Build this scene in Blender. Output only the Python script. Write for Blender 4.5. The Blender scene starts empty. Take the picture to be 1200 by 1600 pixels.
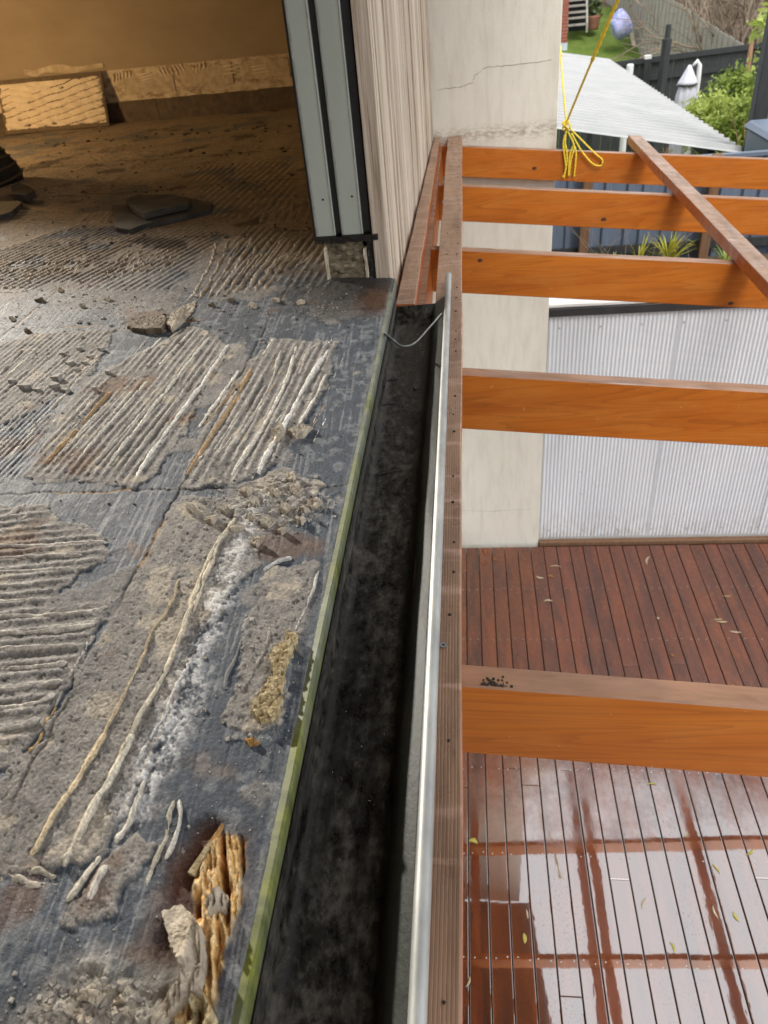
import bpy, bmesh, math, random
import numpy as np
from mathutils import Vector, Matrix
random.seed(7); rng = np.random.default_rng(11)
S = bpy.context.scene; COL = S.collection
# ------------------------------------------------------------ camera
FPX = 1162.0; CZ = 3.55                      # focal length in photo pixels; camera height above the deck
def _n(v): return v/np.linalg.norm(v)
_Y = _n(np.array([122.,-862.,FPX])); _Z = -_n(np.array([172.,1590.,FPX])); _Z = _n(_Z-_Y*_Z.dot(_Y)); _X = np.cross(_Y,_Z)
RM = np.array([_X,_Y,_Z])
cam = bpy.data.objects.new('camera', bpy.data.cameras.new('camera')); COL.objects.link(cam)
cam.matrix_world = Matrix.Translation((0,0,CZ)) @ Matrix([[RM[i,0],-RM[i,1],-RM[i,2]] for i in range(3)]).to_4x4()
cam.data.sensor_fit='HORIZONTAL'; cam.data.sensor_width=36; cam.data.lens=36*FPX/1200
cam.data.clip_start=.02; cam.data.clip_end=2000
cam.data.dof.use_dof=True; cam.data.dof.focus_distance=1.15; cam.data.dof.aperture_fstop=13
S.camera=cam
# ------------------------------------------------------------ sky, sun, exposure
SUN_EL, SUN_AZ = math.radians(58), math.radians(152)     # azimuth clockwise from +Y
W = bpy.data.worlds.new('World'); S.world=W; W.use_nodes=True
wt=W.node_tree; bg=wt.nodes['Background']
sk=wt.nodes.new('ShaderNodeTexSky'); sk.sky_type='NISHITA'; sk.sun_disc=False
sk.sun_elevation=SUN_EL; sk.sun_rotation=SUN_AZ; sk.dust_density=7; sk.air_density=1.2; sk.ozone_density=.6
bw=wt.nodes.new('ShaderNodeRGBToBW'); mx=wt.nodes.new('ShaderNodeMix'); mx.data_type='RGBA'; mx.inputs[0].default_value=.86   # overcast: nearly colourless
wt.links.new(sk.outputs[0],bw.inputs[0]); wt.links.new(sk.outputs[0],mx.inputs[6]); wt.links.new(bw.outputs[0],mx.inputs[7])
ov=wt.nodes.new('ShaderNodeMix'); ov.data_type='RGBA'; ov.inputs[0].default_value=.62; ov.inputs[7].default_value=(6.6,6.75,6.9,1)   # even overcast deck
wt.links.new(mx.outputs[2],ov.inputs[6]); wt.links.new(ov.outputs[2],bg.inputs[0]); bg.inputs[1].default_value=.15
sl=bpy.data.lights.new('sun','SUN'); sl.energy=.9; sl.angle=math.radians(16); sl.color=(1,.97,.92)
so=bpy.data.objects.new('sun',sl); COL.objects.link(so)
sd=Vector((math.sin(SUN_AZ)*math.cos(SUN_EL),math.cos(SUN_AZ)*math.cos(SUN_EL),math.sin(SUN_EL)))
so.rotation_euler=sd.to_track_quat('Z','Y').to_euler(); so.location=(5,-5,12)
S.view_settings.view_transform='Standard'; S.view_settings.look='None'; S.view_settings.exposure=0.85; S.view_settings.gamma=1
S.render.engine='CYCLES'; S.cycles.max_bounces=8; S.cycles.diffuse_bounces=4; S.cycles.caustics_reflective=False; S.cycles.caustics_refractive=False

# ------------------------------------------------------------ helpers
def hit(px,py,ax,val):
    "photo pixel -> point on the plane axis=val (world)"
    d=RM@np.array([px-600.,py-800.,FPX]); v=val-(CZ if ax==2 else 0)
    p=d*v/d[ax]; p[2]+=CZ; return p
FZ=CZ-.69                                   # room floor level
def FP(px,py): p=hit(px,py,2,FZ); return (p[0],p[1])
class MB:
    def __init__(s): s.v=[]; s.f=[]
    def add(s,vs,fs): o=len(s.v); s.v+=[tuple(map(float,q)) for q in vs]; s.f+=[tuple(i+o for i in f) for f in fs]; return s
    def box(s,x0,x1,y0,y1,z0,z1):
        return s.add([(x0,y0,z0),(x1,y0,z0),(x1,y1,z0),(x0,y1,z0),(x0,y0,z1),(x1,y0,z1),(x1,y1,z1),(x0,y1,z1)],
              [(0,3,2,1),(4,5,6,7),(0,1,5,4),(1,2,6,5),(2,3,7,6),(3,0,4,7)])
    def hexa(s,p): return s.add(p,[(0,3,2,1),(4,5,6,7),(0,1,5,4),(1,2,6,5),(2,3,7,6),(3,0,4,7)])
    def tube(s,pts,r,seg=8,closed=False):
        pts=[Vector(p) for p in pts]; n=len(pts); rs=r if hasattr(r,'__len__') else [r]*n
        up=Vector((.31,.17,.93)); vs=[]
        for i,p in enumerate(pts):
            t=(pts[min(i+1,n-1)]-pts[max(i-1,0)]).normalized()
            a=t.cross(up); a=a.normalized() if a.length>1e-5 else t.orthogonal().normalized(); b=t.cross(a)
            vs+=[p+(a*math.cos(2*math.pi*k/seg)+b*math.sin(2*math.pi*k/seg))*rs[i] for k in range(seg)]
        fs=[(i*seg+k,i*seg+(k+1)%seg,(i+1)*seg+(k+1)%seg,(i+1)*seg+k) for i in range(n-1) for k in range(seg)]
        if not closed: fs+=[tuple(range(seg-1,-1,-1)),tuple((n-1)*seg+k for k in range(seg))]
        return s.add(vs,fs)
    def prism(s,poly,z0,z1,jit=0):
        n=len(poly); j=lambda:random.uniform(-jit,jit)
        return s.add([(x,y,z0) for x,y in poly]+[(x+j(),y+j(),z1+j()*.5) for x,y in poly],
             [tuple(range(n-1,-1,-1)),tuple(range(n,2*n))]+[(i,(i+1)%n,n+(i+1)%n,n+i) for i in range(n)])
    def extrude_y(s,prof,ys,closed=False):
        n=len(prof); vs=[(x,y,z) for y in ys for x,z in prof]
        fs=[(i*n+k,i*n+(k+1)%n,(i+1)*n+(k+1)%n,(i+1)*n+k) for i in range(len(ys)-1) for k in range(n if closed else n-1)]
        s.add(vs,fs)
        if closed: s.f+= [tuple(len(s.v)-len(vs)+k for k in range(n))[::-1],tuple(len(s.v)-n+k for k in range(n))]
        return s
    def mesh(s,name='mesh'):
        m=bpy.data.meshes.new(name); m.from_pydata(s.v,[],s.f); m.update(); return m
    def build(s,name,mat,parent=None,smooth=False,bevel=0,**props):
        return link(name,s.mesh(name),mat,parent,smooth,bevel,**props)
def link(name,me,mat,parent=None,smooth=False,bevel=0,**props):
    bm=bmesh.new(); bm.from_mesh(me); bmesh.ops.recalc_face_normals(bm,faces=bm.faces)
    if bevel: bmesh.ops.bevel(bm,geom=list(bm.edges),offset=bevel,segments=1,affect='EDGES',profile=.5,clamp_overlap=True)
    bm.to_mesh(me); bm.free()
    if smooth: me.polygons.foreach_set('use_smooth',[True]*len(me.polygons))
    if mat and not me.materials: me.materials.append(mat)
    o=bpy.data.objects.new(name,me); COL.objects.link(o)
    if parent is not None: o.parent=parent; 
    for k,v in props.items(): o[k]=v
    return o
def thing(name,label,cat,group=None,loc=(0,0,0)):
    o=bpy.data.objects.new(name,None); COL.objects.link(o); o.location=loc; o.empty_display_size=.1
    o['label']=label; o['category']=cat
    if group: o['group']=group
    return o
def tag(o,label,cat,group=None):
    o['label']=label; o['category']=cat
    if group: o['group']=group
    return o
def rel(mb,loc):
    mb.v=[(x-loc[0],y-loc[1],z-loc[2]) for x,y,z in mb.v]; return mb

# ------------------------------------------------------------ materials
class Nt:
    def __init__(s,name,rough=.7,col=None,spec=None,metal=0):
        s.m=bpy.data.materials.new(name); s.m.use_nodes=True; s.t=s.m.node_tree; s.b=s.t.nodes['Principled BSDF']
        s.b.inputs['Roughness'].default_value=rough; s.b.inputs['Metallic'].default_value=metal
        if col: s.b.inputs['Base Color'].default_value=(*col,1)
        if spec is not None: s.b.inputs['Specular IOR Level'].default_value=spec
    def node(s,t,**k):
        n=s.t.nodes.new('ShaderNode'+t)
        for a,b in k.items(): setattr(n,a,b)
        return n
    def L(s,a,b): s.t.links.new(a,b)
    def set(s,sock,v):
        if hasattr(v,'is_linked') or hasattr(v,'node'): s.L(v,sock)
        elif isinstance(v,(tuple,list)) and len(v)==3 and sock.type=='RGBA': sock.default_value=(*v,1)
        else: sock.default_value=v
    def pos(s,scale=(1,1,1),off=None):
        g=s.node('NewGeometry'); m=s.node('VectorMath',operation='MULTIPLY'); s.L(g.outputs['Position'],m.inputs[0]); m.inputs[1].default_value=scale
        out=m.outputs[0]
        if off is not None:
            a=s.node('VectorMath',operation='ADD'); s.L(out,a.inputs[0]); s.L(off,a.inputs[1]); out=a.outputs[0]
        return out
    def rnd(s,scale=37.):
        o=s.node('ObjectInfo'); m=s.node('Math',operation='MULTIPLY'); s.L(o.outputs['Random'],m.inputs[0]); m.inputs[1].default_value=scale
        c=s.node('CombineXYZ'); s.L(m.outputs[0],c.inputs[0]); s.L(m.outputs[0],c.inputs[1]); return c.outputs[0]
    def noise(s,vec,scale=5,detail=4,rough=.55,dist=0):
        n=s.node('TexNoise'); s.L(vec,n.inputs['Vector']); n.inputs['Scale'].default_value=scale; n.inputs['Detail'].default_value=detail
        n.inputs['Roughness'].default_value=rough; n.inputs['Distortion'].default_value=dist; return n.outputs['Fac']
    def ramp(s,fac,*stops):
        r=s.node('ValToRGB'); e=r.color_ramp.elements
        while len(e)<len(stops): e.new(.5)
        for i,(p,c) in enumerate(stops): e[i].position=p; e[i].color=(*c,1) if hasattr(c,'__len__') else (c,c,c,1)
        s.set(r.inputs[0],fac); return r.outputs[0]
    def mix(s,fac,a,b,mode='MIX'):
        n=s.node('Mix',data_type='RGBA',blend_type=mode); s.set(n.inputs[0],fac); s.set(n.inputs[6],a); s.set(n.inputs[7],b); return n.outputs[2]
    def math(s,op,a,b=0.,clamp=False):
        n=s.node('Math',operation=op,use_clamp=clamp); s.set(n.inputs[0],a); s.set(n.inputs[1],b); return n.outputs[0]
    def bump(s,h,strength=.3,dist=.002):
        n=s.node('Bump'); n.inputs['Strength'].default_value=strength; n.inputs['Distance'].default_value=dist; s.L(h,n.inputs['Height'])
        s.L(n.outputs[0],s.b.inputs['Normal']); return n
    def nz(s):
        g=s.node('NewGeometry'); x=s.node('SeparateXYZ'); s.L(g.outputs['True Normal'],x.inputs[0]); return x.outputs[2]
    def xyz(s):
        g=s.node('NewGeometry'); x=s.node('SeparateXYZ'); s.L(g.outputs['Position'],x.inputs[0]); return x.outputs
    def base(s,c): s.set(s.b.inputs['Base Color'],c); return s
    def rough(s,c): s.set(s.b.inputs['Roughness'],c); return s
def simple(name,c1,c2,scale=8,rough=.7,stretch=(1,1,1),bump=.15,bd=.002,metal=0,spec=None,detail=5):
    k=Nt(name,rough,metal=metal,spec=spec); v=k.pos(stretch,k.rnd()); n=k.noise(v,scale,detail,.6)
    k.base(k.ramp(n,(.3,c1),(.7,c2)))
    if bump: k.bump(k.noise(v,scale*3,4,.6),bump,bd)
    return k.m
def m_rafter():
    k=Nt('orange_stained_pine',.42); r=k.rnd(53.)
    v=k.pos((.9,6,9),r); rings=k.noise(k.pos((.5,5,7),r),2.2,2,.5,.6)
    w=k.math('FRACT',k.math('MULTIPLY',rings,11.)); w=k.math('POWER',w,3.)
    grain=k.noise(k.pos((3,60,90),r),3,4,.6)
    side=k.mix(k.ramp(k.noise(v,1.6,3),(.3,0),(.72,1)),(.56,.175,.018),(.42,.112,.010))
    side=k.mix(k.ramp(k.noise(k.pos((3.,3,9),r),2.,5,.65),(.45,0),(.75,.55)),side,(.56,.22,.045)); side=k.mix(k.ramp(k.noise(k.pos((2.2,4,14),r),1.3,5,.7),(.58,0),(.75,.4)),side,(.25,.06,.008)); side=k.mix(k.math('MULTIPLY',w,.38),side,(.21,.05,.006)); side=k.mix(k.ramp(grain,(.5,0),(.8,.35)),side,(.26,.062,.007)); side=k.mix(k.ramp(k.noise(k.pos((40,40,40),r),2,3,.6),(.70,0),(.76,.5)),side,(.62,.36,.16))
    kn=k.node('TexVoronoi'); k.L(k.pos((1.25,3,5.0),r),kn.inputs['Vector']); kn.inputs['Scale'].default_value=1.
    knf=k.ramp(kn.outputs['Distance'],(.035,1),(.075,0)); side=k.mix(knf,side,(.07,.017,.005))
    top=k.ramp(k.noise(k.pos((2.2,14,14),r),2.5,5,.65),(.3,(.20,.105,.062)),(.55,(.32,.175,.105)),(.75,(.40,.20,.11)))
    f=k.math('GREATER_THAN',k.nz(),.6)
    k.b.inputs['Specular IOR Level'].default_value=.3; k.base(k.mix(f,side,top)); k.rough(k.mix(f,(.5,)*3,k.ramp(k.noise(k.pos((2,9,9)),3,3),(.35,.22),(.65,.6))))
    k.bump(grain,.10,.001); return k.m
def m_batten():
    k=Nt('weathered_reeded_batten',.5); r=k.rnd(29.)
    grain=k.noise(k.pos((140,4,140),r),2.5,4,.6)
    a=k.ramp(k.noise(k.pos((14,2.2,14),r),2.,5,.65),(.28,(.185,.108,.066)),(.5,(.31,.185,.115)),(.74,(.40,.235,.145)))
    wet=k.ramp(k.noise(k.pos((5,26,5),r),1.3,3,.55),(.56,0),(.70,1))
    a=k.mix(k.math('MULTIPLY',wet,.5),a,(.62,.40,.32)); a=k.mix(k.math('MULTIPLY',grain,.2),a,(.12,.060,.034))
    dark=k.ramp(k.noise(k.pos((30,7,30),r),2.,4,.6),(.62,0),(.75,1)); a=k.mix(k.math('MULTIPLY',dark,.55),a,(.08,.045,.03))
    f=k.math('GREATER_THAN',k.nz(),.3)
    side=k.mix(k.noise(k.pos((40,3,40),r),2,3),(.58,.19,.075),(.42,.12,.035))
    k.base(k.mix(f,side,a)); k.rough(k.ramp(k.noise(k.pos((9,15,9),r),2,3),(.35,.25),(.65,.55))); k.bump(grain,.3,.001); return k.m
def m_deck():
    k=Nt('wet_merbau_board',.4); r=k.rnd(91.); oi=k.node('ObjectInfo')
    a=k.ramp(oi.outputs['Random'],(0,(.046,.019,.013)),(.25,(.092,.032,.018)),(.5,(.125,.038,.018)),(.75,(.068,.024,.014)),(1,(.145,.050,.023)))
    a=k.mix(k.ramp(k.noise(k.pos((11,1.3,1),r),1.6,5,.6),(.38,0),(.72,.7)),a,(.25,.068,.02))
    a=k.mix(k.ramp(k.noise(k.pos((7,1.6,1),r),2.1,4,.6),(.5,0),(.72,.75)),a,(.040,.020,.016))
    fine=k.noise(k.pos((130,5,1),r),2,4,.6); a=k.mix(k.math('MULTIPLY',fine,.35),a,(.08,.024,.014))
    # standing water: real puddle film over the near, lower boards
    x,y,z=k.xyz(); nx=k.noise(k.pos((1,1,1)),2.3,5,.6); nf=k.noise(k.pos((26,16,1),r),1.4,5,.7)
    e=k.math('ADD',k.math('MULTIPLY',k.math('SUBTRACT',2.72,y),1.5),k.math('MULTIPLY',k.math('SUBTRACT',nx,.5),2.2))
    e=k.math('ADD',e,k.math('MULTIPLY',k.math('SUBTRACT',nf,.5),.9)); ns=k.noise(k.pos((70,45,1),r),2.,4,.7)
    patch=k.ramp(k.noise(k.pos((2.2,1.1,1)),1.7,3,.6),(.42,0),(.62,1)); spk=k.math('MULTIPLY',k.ramp(ns,(.58,0),(.66,1)),patch)
    wet=k.math('SUBTRACT',k.math('ADD',e,0.,True),k.math('MULTIPLY',spk,.7),True)
    k.base(a)
    dry=k.ramp(k.noise(k.pos((6,2,1),r),2,4,.6),(.3,.26),(.7,.46))
    k.rough(k.mix(wet,dry,(.05,)*3))
    k.set(k.b.inputs['Coat Weight'],k.math('ADD',k.math('MULTIPLY',wet,.84),.16)); k.b.inputs['Coat IOR'].default_value=3.5; k.set(k.b.inputs['Specular IOR Level'],k.math('ADD',k.math('MULTIPLY',wet,.6),.3))
    k.set(k.b.inputs['Coat Roughness'],k.mix(wet,k.ramp(nf,(.3,.16),(.7,.34)),k.ramp(nf,(.45,.012),(.85,.05))))
    k.bump(fine,.08,.0008)
    bp=k.node('Bump'); bp.inputs['Strength'].default_value=.09; bp.inputs['Distance'].default_value=.001; k.L(k.noise(k.pos((14,5,1),r),2.,2,.5),bp.inputs['Height']); k.L(bp.outputs[0],k.b.inputs['Coat Normal'])
    return k.m
def m_floor():
    k=Nt('tile_adhesive_residue',.72,spec=.25); at=k.node('Attribute',attribute_name='col'); 
    n=k.noise(k.pos(),260,4,.65); n2=k.noise(k.pos(),60,5,.65); n3=k.noise(k.pos(),900,2,.5)
    c=k.mix(.55,at.outputs['Color'],k.ramp(n,(.28,.25),(.5,1.),(.72,1.8)),'MULTIPLY')
    c=k.mix(.45,c,k.ramp(n2,(.30,.40),(.5,1.),(.70,1.6)),'MULTIPLY')
    sp=k.ramp(n3,(.66,0),(.72,1)); c=k.mix(k.math('MULTIPLY',sp,.3),c,(.6,.58,.54))
    k.base(c)
    k.rough(k.mix(.6,at.outputs['Alpha'] if False else k.ramp(n2,(.3,.5),(.7,.9)),k.math('MULTIPLY',at.outputs['Alpha'],1.)))
    h=k.math('ADD',k.math('MULTIPLY',n,.6),k.math('ADD',n2,k.math('MULTIPLY',n3,.35))); k.bump(h,.75,.003); return k.m
def m_render():
    k=Nt('cream_render',.75,spec=.25); a=k.ramp(k.noise(k.pos((1,1,.6)),2.2,5,.6),(.3,(.68,.665,.59)),(.7,(.75,.735,.665)))
    x,y,z=k.xyz(); st=k.math('MULTIPLY',k.ramp(k.noise(k.pos((9,9,1.6)),2.5,5,.65),(.45,0),(.8,1)),.4)
    a=k.mix(st,a,(.42,.39,.32))
    band=k.math('MULTIPLY',k.math('SUBTRACT',1.,k.math('MULTIPLY',k.math('ABSOLUTE',k.math('SUBTRACT',z,CZ-.755)),18.),True),k.ramp(k.noise(k.pos((14,1,40)),2.2,5,.7),(.42,0),(.62,.75)),True)
    k.base(k.mix(band,a,(.25,.20,.14))); k.bump(k.math('ADD',k.noise(k.pos(),140,3,.6),k.noise(k.pos((1,1,2)),14,4,.6)),.3,.004); return k.m
def m_cladding():
    k=Nt('bare_weathered_cladding',.8,spec=.2); r=k.rnd(41.)
    oi=k.node('ObjectInfo'); g=k.noise(k.pos((60,60,1.1),r),2.2,5,.65); g=k.math('ADD',g,k.math('MULTIPLY',k.math('SUBTRACT',oi.outputs['Random'],.5),.20)); f=k.noise(k.pos((220,220,3),r),2,3,.6)
    a=k.ramp(g,(.30,(.17,.118,.085)),(.41,(.45,.36,.275)),(.56,(.66,.575,.47)),(.8,(.80,.73,.63)))
    a=k.mix(k.ramp(f,(.5,0),(.8,.6)),a,(.30,.22,.17)); k.base(a); k.bump(g,.5,.003); return k.m
def m_gutter():
    k=Nt('dirty_galvanised_gutter',.45,metal=0.0,spec=.16); x,y,z=k.xyz()
    n=k.noise(k.pos((1,.75,1)),18,6,.7); n2=k.noise(k.pos((1,.6,1)),85,5,.7); n3=k.noise(k.pos((3,.18,1)),7,4,.6); n=k.math('ADD',k.math('MULTIPLY',n,.5),k.math('MULTIPLY',n2,.5))
    d=k.ramp(n,(.40,(.006,.0055,.005)),(.49,(.022,.020,.016)),(.57,(.07,.064,.053)),(.70,(.12,.11,.094)))
    d=k.mix(k.ramp(n3,(.52,0),(.68,.7)),d,(.004,.004,.0035))
    d=k.mix(k.math('MULTIPLY',k.ramp(n2,(.62,0),(.72,1)),.35),d,(.10,.098,.09))
    up=k.math('ADD',k.math('MULTIPLY',k.math('SUBTRACT',z,CZ-.770),60.),k.math('MULTIPLY',k.math('SUBTRACT',n2,.5),.8),True)
    met=k.ramp(n,(.3,(.022,.025,.022)),(.7,(.052,.057,.050)))
    up=k.math('MULTIPLY',up,k.math('GREATER_THAN',x,-.112)); k.base(k.mix(up,d,met)); k.rough(k.mix(up,k.ramp(n,(.42,.22),(.58,.8)),(.5,)*3)); k.bump(n2,.5,.002); return k.m
def m_flash():
    k=Nt('mossy_flashing',.55,spec=.35); x,y,z=k.xyz()
    n=k.noise(k.pos((1,1.,1)),9,5,.65); n2=k.noise(k.pos((1,2.2,.5)),9,5,.7); s=k.noise(k.pos((1,.5,1)),3.1,2,.5)
    pale=k.ramp(n2,(.3,(.115,.13,.105)),(.7,(.22,.235,.195)))
    moss=k.ramp(n2,(.35,(.06,.075,.008)),(.62,(.20,.215,.026)))
    nr=k.math('MULTIPLY',k.math('SUBTRACT',.95,y),.20); a=k.mix(k.ramp(k.math('ADD',k.math('ADD',k.math('MULTIPLY',n,.5),k.math('MULTIPLY',s,.5)),nr),(.42,0),(.60,1)),pale,moss)
    a=k.mix(k.ramp(k.noise(k.pos((1,9,2)),7,6,.75),(.48,0),(.70,.5)),a,(.05,.058,.02)); low=k.math('MULTIPLY',k.math('SUBTRACT',CZ-.706,k.math('ADD',z,k.math('MULTIPLY',n2,.02))),34.,True)  # darkens the lower face: shade towards the gutter put into the colour
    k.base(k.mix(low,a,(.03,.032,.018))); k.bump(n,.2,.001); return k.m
def m_backwall():
    k=Nt('stained_plaster_wall',.85,spec=.2); x,y,z=k.xyz(); n=k.noise(k.pos((1,1,2)),3,5,.6); n2=k.noise(k.pos((4,1,7)),5,5,.65)
    a=k.ramp(n,(.3,(.27,.215,.15)),(.7,(.33,.27,.19)))
    p=k.ramp(n2,(.38,(.30,.22,.15)),(.5,(.50,.42,.31)),(.66,(.62,.54,.42)))
    k.base(k.mix(k.math('LESS_THAN',k.math('ADD',z,k.math('MULTIPLY',n2,.03)),CZ-.365),a,p)); k.bump(n2,.3,.004); return k.m
def m_grass():
    k=Nt('lawn',.95,spec=.1); n=k.noise(k.pos(),3,6,.7); g_=k.ramp(n,(.3,(.07,.115,.02)),(.7,(.145,.195,.045))); x,y,z=k.xyz(); f_=k.math('MULTIPLY',k.math('SUBTRACT',k.math('ADD',x,k.math('MULTIPLY',y,.09)),6.9),3.,True); f2=k.math('MULTIPLY',k.math('SUBTRACT',y,27.2),2.,True); k.base(k.mix(k.math('MAXIMUM',f_,f2),g_,k.ramp(n,(.3,(.05,.036,.024)),(.7,(.15,.115,.08))))); k.bump(k.noise(k.pos(),40,3),.5,.02); return k.m
def m_leaf(name,a,b):
    k=Nt(name,.5); oi=k.node('Attribute',attribute_name='tint'); k.base(k.mix(oi.outputs['Fac'],a,b)); 
    k.b.inputs['Transmission Weight'].default_value=0; k.b.inputs['Subsurface Weight'].default_value=0
    tr=k.node('BsdfTranslucent'); k.L(k.mix(oi.outputs['Fac'],a,b),tr.inputs[0]); ms=k.node('MixShader'); ms.inputs[0].default_value=.35
    out=k.t.nodes['Material Output']; k.L(k.b.outputs[0],ms.inputs[1]); k.L(tr.outputs[0],ms.inputs[2]); k.L(ms.outputs[0],out.inputs[0]); return k.m
M={}
M['rafter']=m_rafter(); M['batten']=m_batten(); M['deck']=m_deck(); M['floor']=m_floor(); M['render']=m_render(); M['clad']=m_cladding()
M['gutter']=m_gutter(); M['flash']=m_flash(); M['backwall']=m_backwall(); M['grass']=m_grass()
M['zinc']=simple('zinc_bead',(.30,.31,.305),(.52,.53,.51),26,.5,(1,.35,1),.25,.0012,.35)
M['alu']=simple('sage_grey_aluminium',(.40,.45,.395),(.47,.515,.455),6,.42,(1,1,.2),.04,.001)
M['rubber']=simple('black_rubber',(.006,.006,.007),(.014,.014,.015),20,.5)
M['block']=simple('stained_masonry',(.05,.036,.02),(.34,.29,.19),30,.9,(1,1,1.6),.8,.008)
M['bitumen']=simple('black_bitumen',(.004,.0035,.003),(.022,.018,.014),40,.35,bump=.6,bd=.006)
k=Nt('white_corrugated_steel',.4); x,y,z=k.xyz(); n=k.noise(k.pos((1,1,.3)),3,5,.6); a_=k.ramp(n,(.3,(.64,.68,.73)),(.7,(.71,.745,.78)))
sp_=k.math('MULTIPLY',k.math('SUBTRACT',1.,k.math('MULTIPLY',z,3.2),True),k.ramp(k.noise(k.pos((9,1,5)),3,6,.7),(.42,0),(.7,.7))); a_=k.mix(sp_,a_,(.36,.30,.25))
dr_=k.ramp(k.noise(k.pos((16,1,.5)),2.4,4,.6),(.58,0),(.75,.22)); k.base(k.mix(dr_,a_,(.42,.42,.42))); k.rough(k.ramp(n,(.3,.32),(.7,.55))); M['corr']=k.m
M['roofw']=simple('white_roof_steel',(.38,.39,.39),(.46,.46,.455),2.5,.5,(1,1,1),.0)
M['white']=simple('white_paint',(.66,.66,.64),(.76,.76,.74),5,.5)
M['blackpaint']=simple('black_trim',(.012,.013,.013),(.03,.03,.03),10,.5)
M['bluefence']=simple('slate_blue_steel',(.105,.135,.19),(.14,.175,.235),3,.45,(1,1,.3),.03)
M['brownpost']=simple('brown_timber',(.12,.06,.03),(.20,.11,.06),9,.75,(6,6,1))
M['charcoal']=simple('charcoal_stain',(.018,.020,.022),(.035,.038,.040),6,.7,(4,4,.6))
M['paling']=simple('silvered_paling',(.24,.215,.185),(.42,.39,.345),5,.85,(9,9,.8),.4,.006)
M['soil']=simple('garden_soil',(.045,.032,.02),(.11,.08,.05),7,.95,bump=.8,bd=.03)
M['under']=simple('dark_subfloor',(.03,.025,.02),(.06,.05,.04),6,.9)
M['ceil']=simple('painted_ceiling',(.60,.57,.50),(.66,.63,.56),3,.85)
M['wallext']=simple('house_wall_paint',(.52,.50,.44),(.60,.58,.52),3,.8)
M['slate']=simple('charcoal_slate_tile',(.024,.025,.024),(.075,.073,.066),14,.85,bump=.4,bd=.002)
M['tileback']=simple('tile_back_clay',(.10,.075,.05),(.17,.13,.085),30,.85)
M['thinset']=simple('cream_adhesive',(.58,.50,.38),(.70,.62,.49),22,.8,bump=.5,bd=.003)
M['chip']=simple('mortar_chip',(.22,.20,.175),(.44,.41,.365),60,.85,bump=.6,bd=.002)
M['flake']=simple('broken_mortar_flake',(.30,.25,.19),(.56,.49,.39),60,.85,bump=.8,bd=.003)
M['rot']=simple('rotten_timber',(.22,.085,.02),(.78,.46,.15),70,.8,(1.8,.25,1.),1.,.008)
M['foam']=simple('yellow_membrane_foam',(.28,.18,.07),(.78,.66,.40),110,.85,bump=.9,bd=.005)
M['rope']=simple('yellow_rope',(.74,.56,.02),(.88,.74,.08),180,.6,bump=.15,bd=.001)
M['darkcrack']=simple('crack_line',(.16,.14,.11),(.22,.2,.16),30,.9)  # dark grey-brown of the cracks in the render
M['umbrella']=simple('lilac_white_canvas',(.55,.54,.62),(.66,.65,.72),6,.85,(1,1,.3),.2,.01)
M['brick']=simple('red_brick',(.24,.065,.04),(.36,.11,.07),14,.9)
M['mortar']=simple('brick_mortar',(.36,.33,.29),(.44,.41,.37),20,.95)
M['palewall']=simple('pale_blue_wall',(.46,.53,.60),(.54,.60,.66),3,.8)
M['twig']=simple('dry_twigs',(.17,.125,.09),(.34,.27,.2),12,.9)
M['bark']=simple('reddish_bark',(.16,.08,.04),(.30,.17,.09),12,.9,(3,3,.6))
M['bag']=simple('blue_lilac_plastic',(.10,.18,.50),(.62,.58,.80),4.5,.3,(1,1,1.2),.6,.05)
M['terracotta']=simple('terracotta',(.2,.09,.05),(.28,.13,.08),8,.8)
M['bundle']=simple('dark_cloth',(.012,.009,.007),(.03,.022,.016),20,.9)
M['stripe']=simple('brown_stripe',(.07,.045,.026),(.10,.07,.04),20,.9)
M['steel']=simple('screw_steel',(.45,.46,.48),(.6,.6,.62),60,.3,metal=.9)
M['hole']=simple('nail_hole',(.012,.008,.006),(.03,.02,.014),80,.9)
M['moist']=simple('dirt_speck',(.02,.016,.012),(.06,.05,.035),80,.9)
M['nail']=simple('nail_head',(.42,.40,.38),(.62,.6,.57),60,.35,metal=.6)
M['joist']=simple('dark_joist',(.02,.014,.01),(.035,.025,.018),10,.9)
M['leaf_a']=m_leaf('yellow_green_leaf',(.50,.46,.05),(.62,.56,.22)); M['leaf_b']=m_leaf('pale_dry_leaf',(.62,.55,.40),(.50,.36,.20)); M['leaf_c']=m_leaf('brown_dead_leaf',(.28,.10,.03),(.40,.2,.06))
M['shrub']=m_leaf('shrub_foliage',(.10,.16,.03),(.30,.38,.06)); M['lime']=m_leaf('lime_foliage',(.22,.32,.05),(.50,.56,.14)); M['deep']=m_leaf('olive_foliage',(.05,.075,.028),(.15,.19,.07)); M['strap']=m_leaf('strappy_foliage',(.32,.36,.03),(.58,.50,.06))
k=Nt('water_bead',.02); k.b.inputs['Transmission Weight'].default_value=1; k.b.inputs['IOR'].default_value=1.33; M['water']=k.m
k=Nt('lamp_glass',.3,(1,.62,.25)); k.b.inputs['Emission Color'].default_value=(1,.55,.18,1); k.b.inputs['Emission Strength'].default_value=8; M['glow']=k.m
k=Nt('plank_edge',.8,(.6,.52,.42)); M['plank']=k.m
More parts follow.
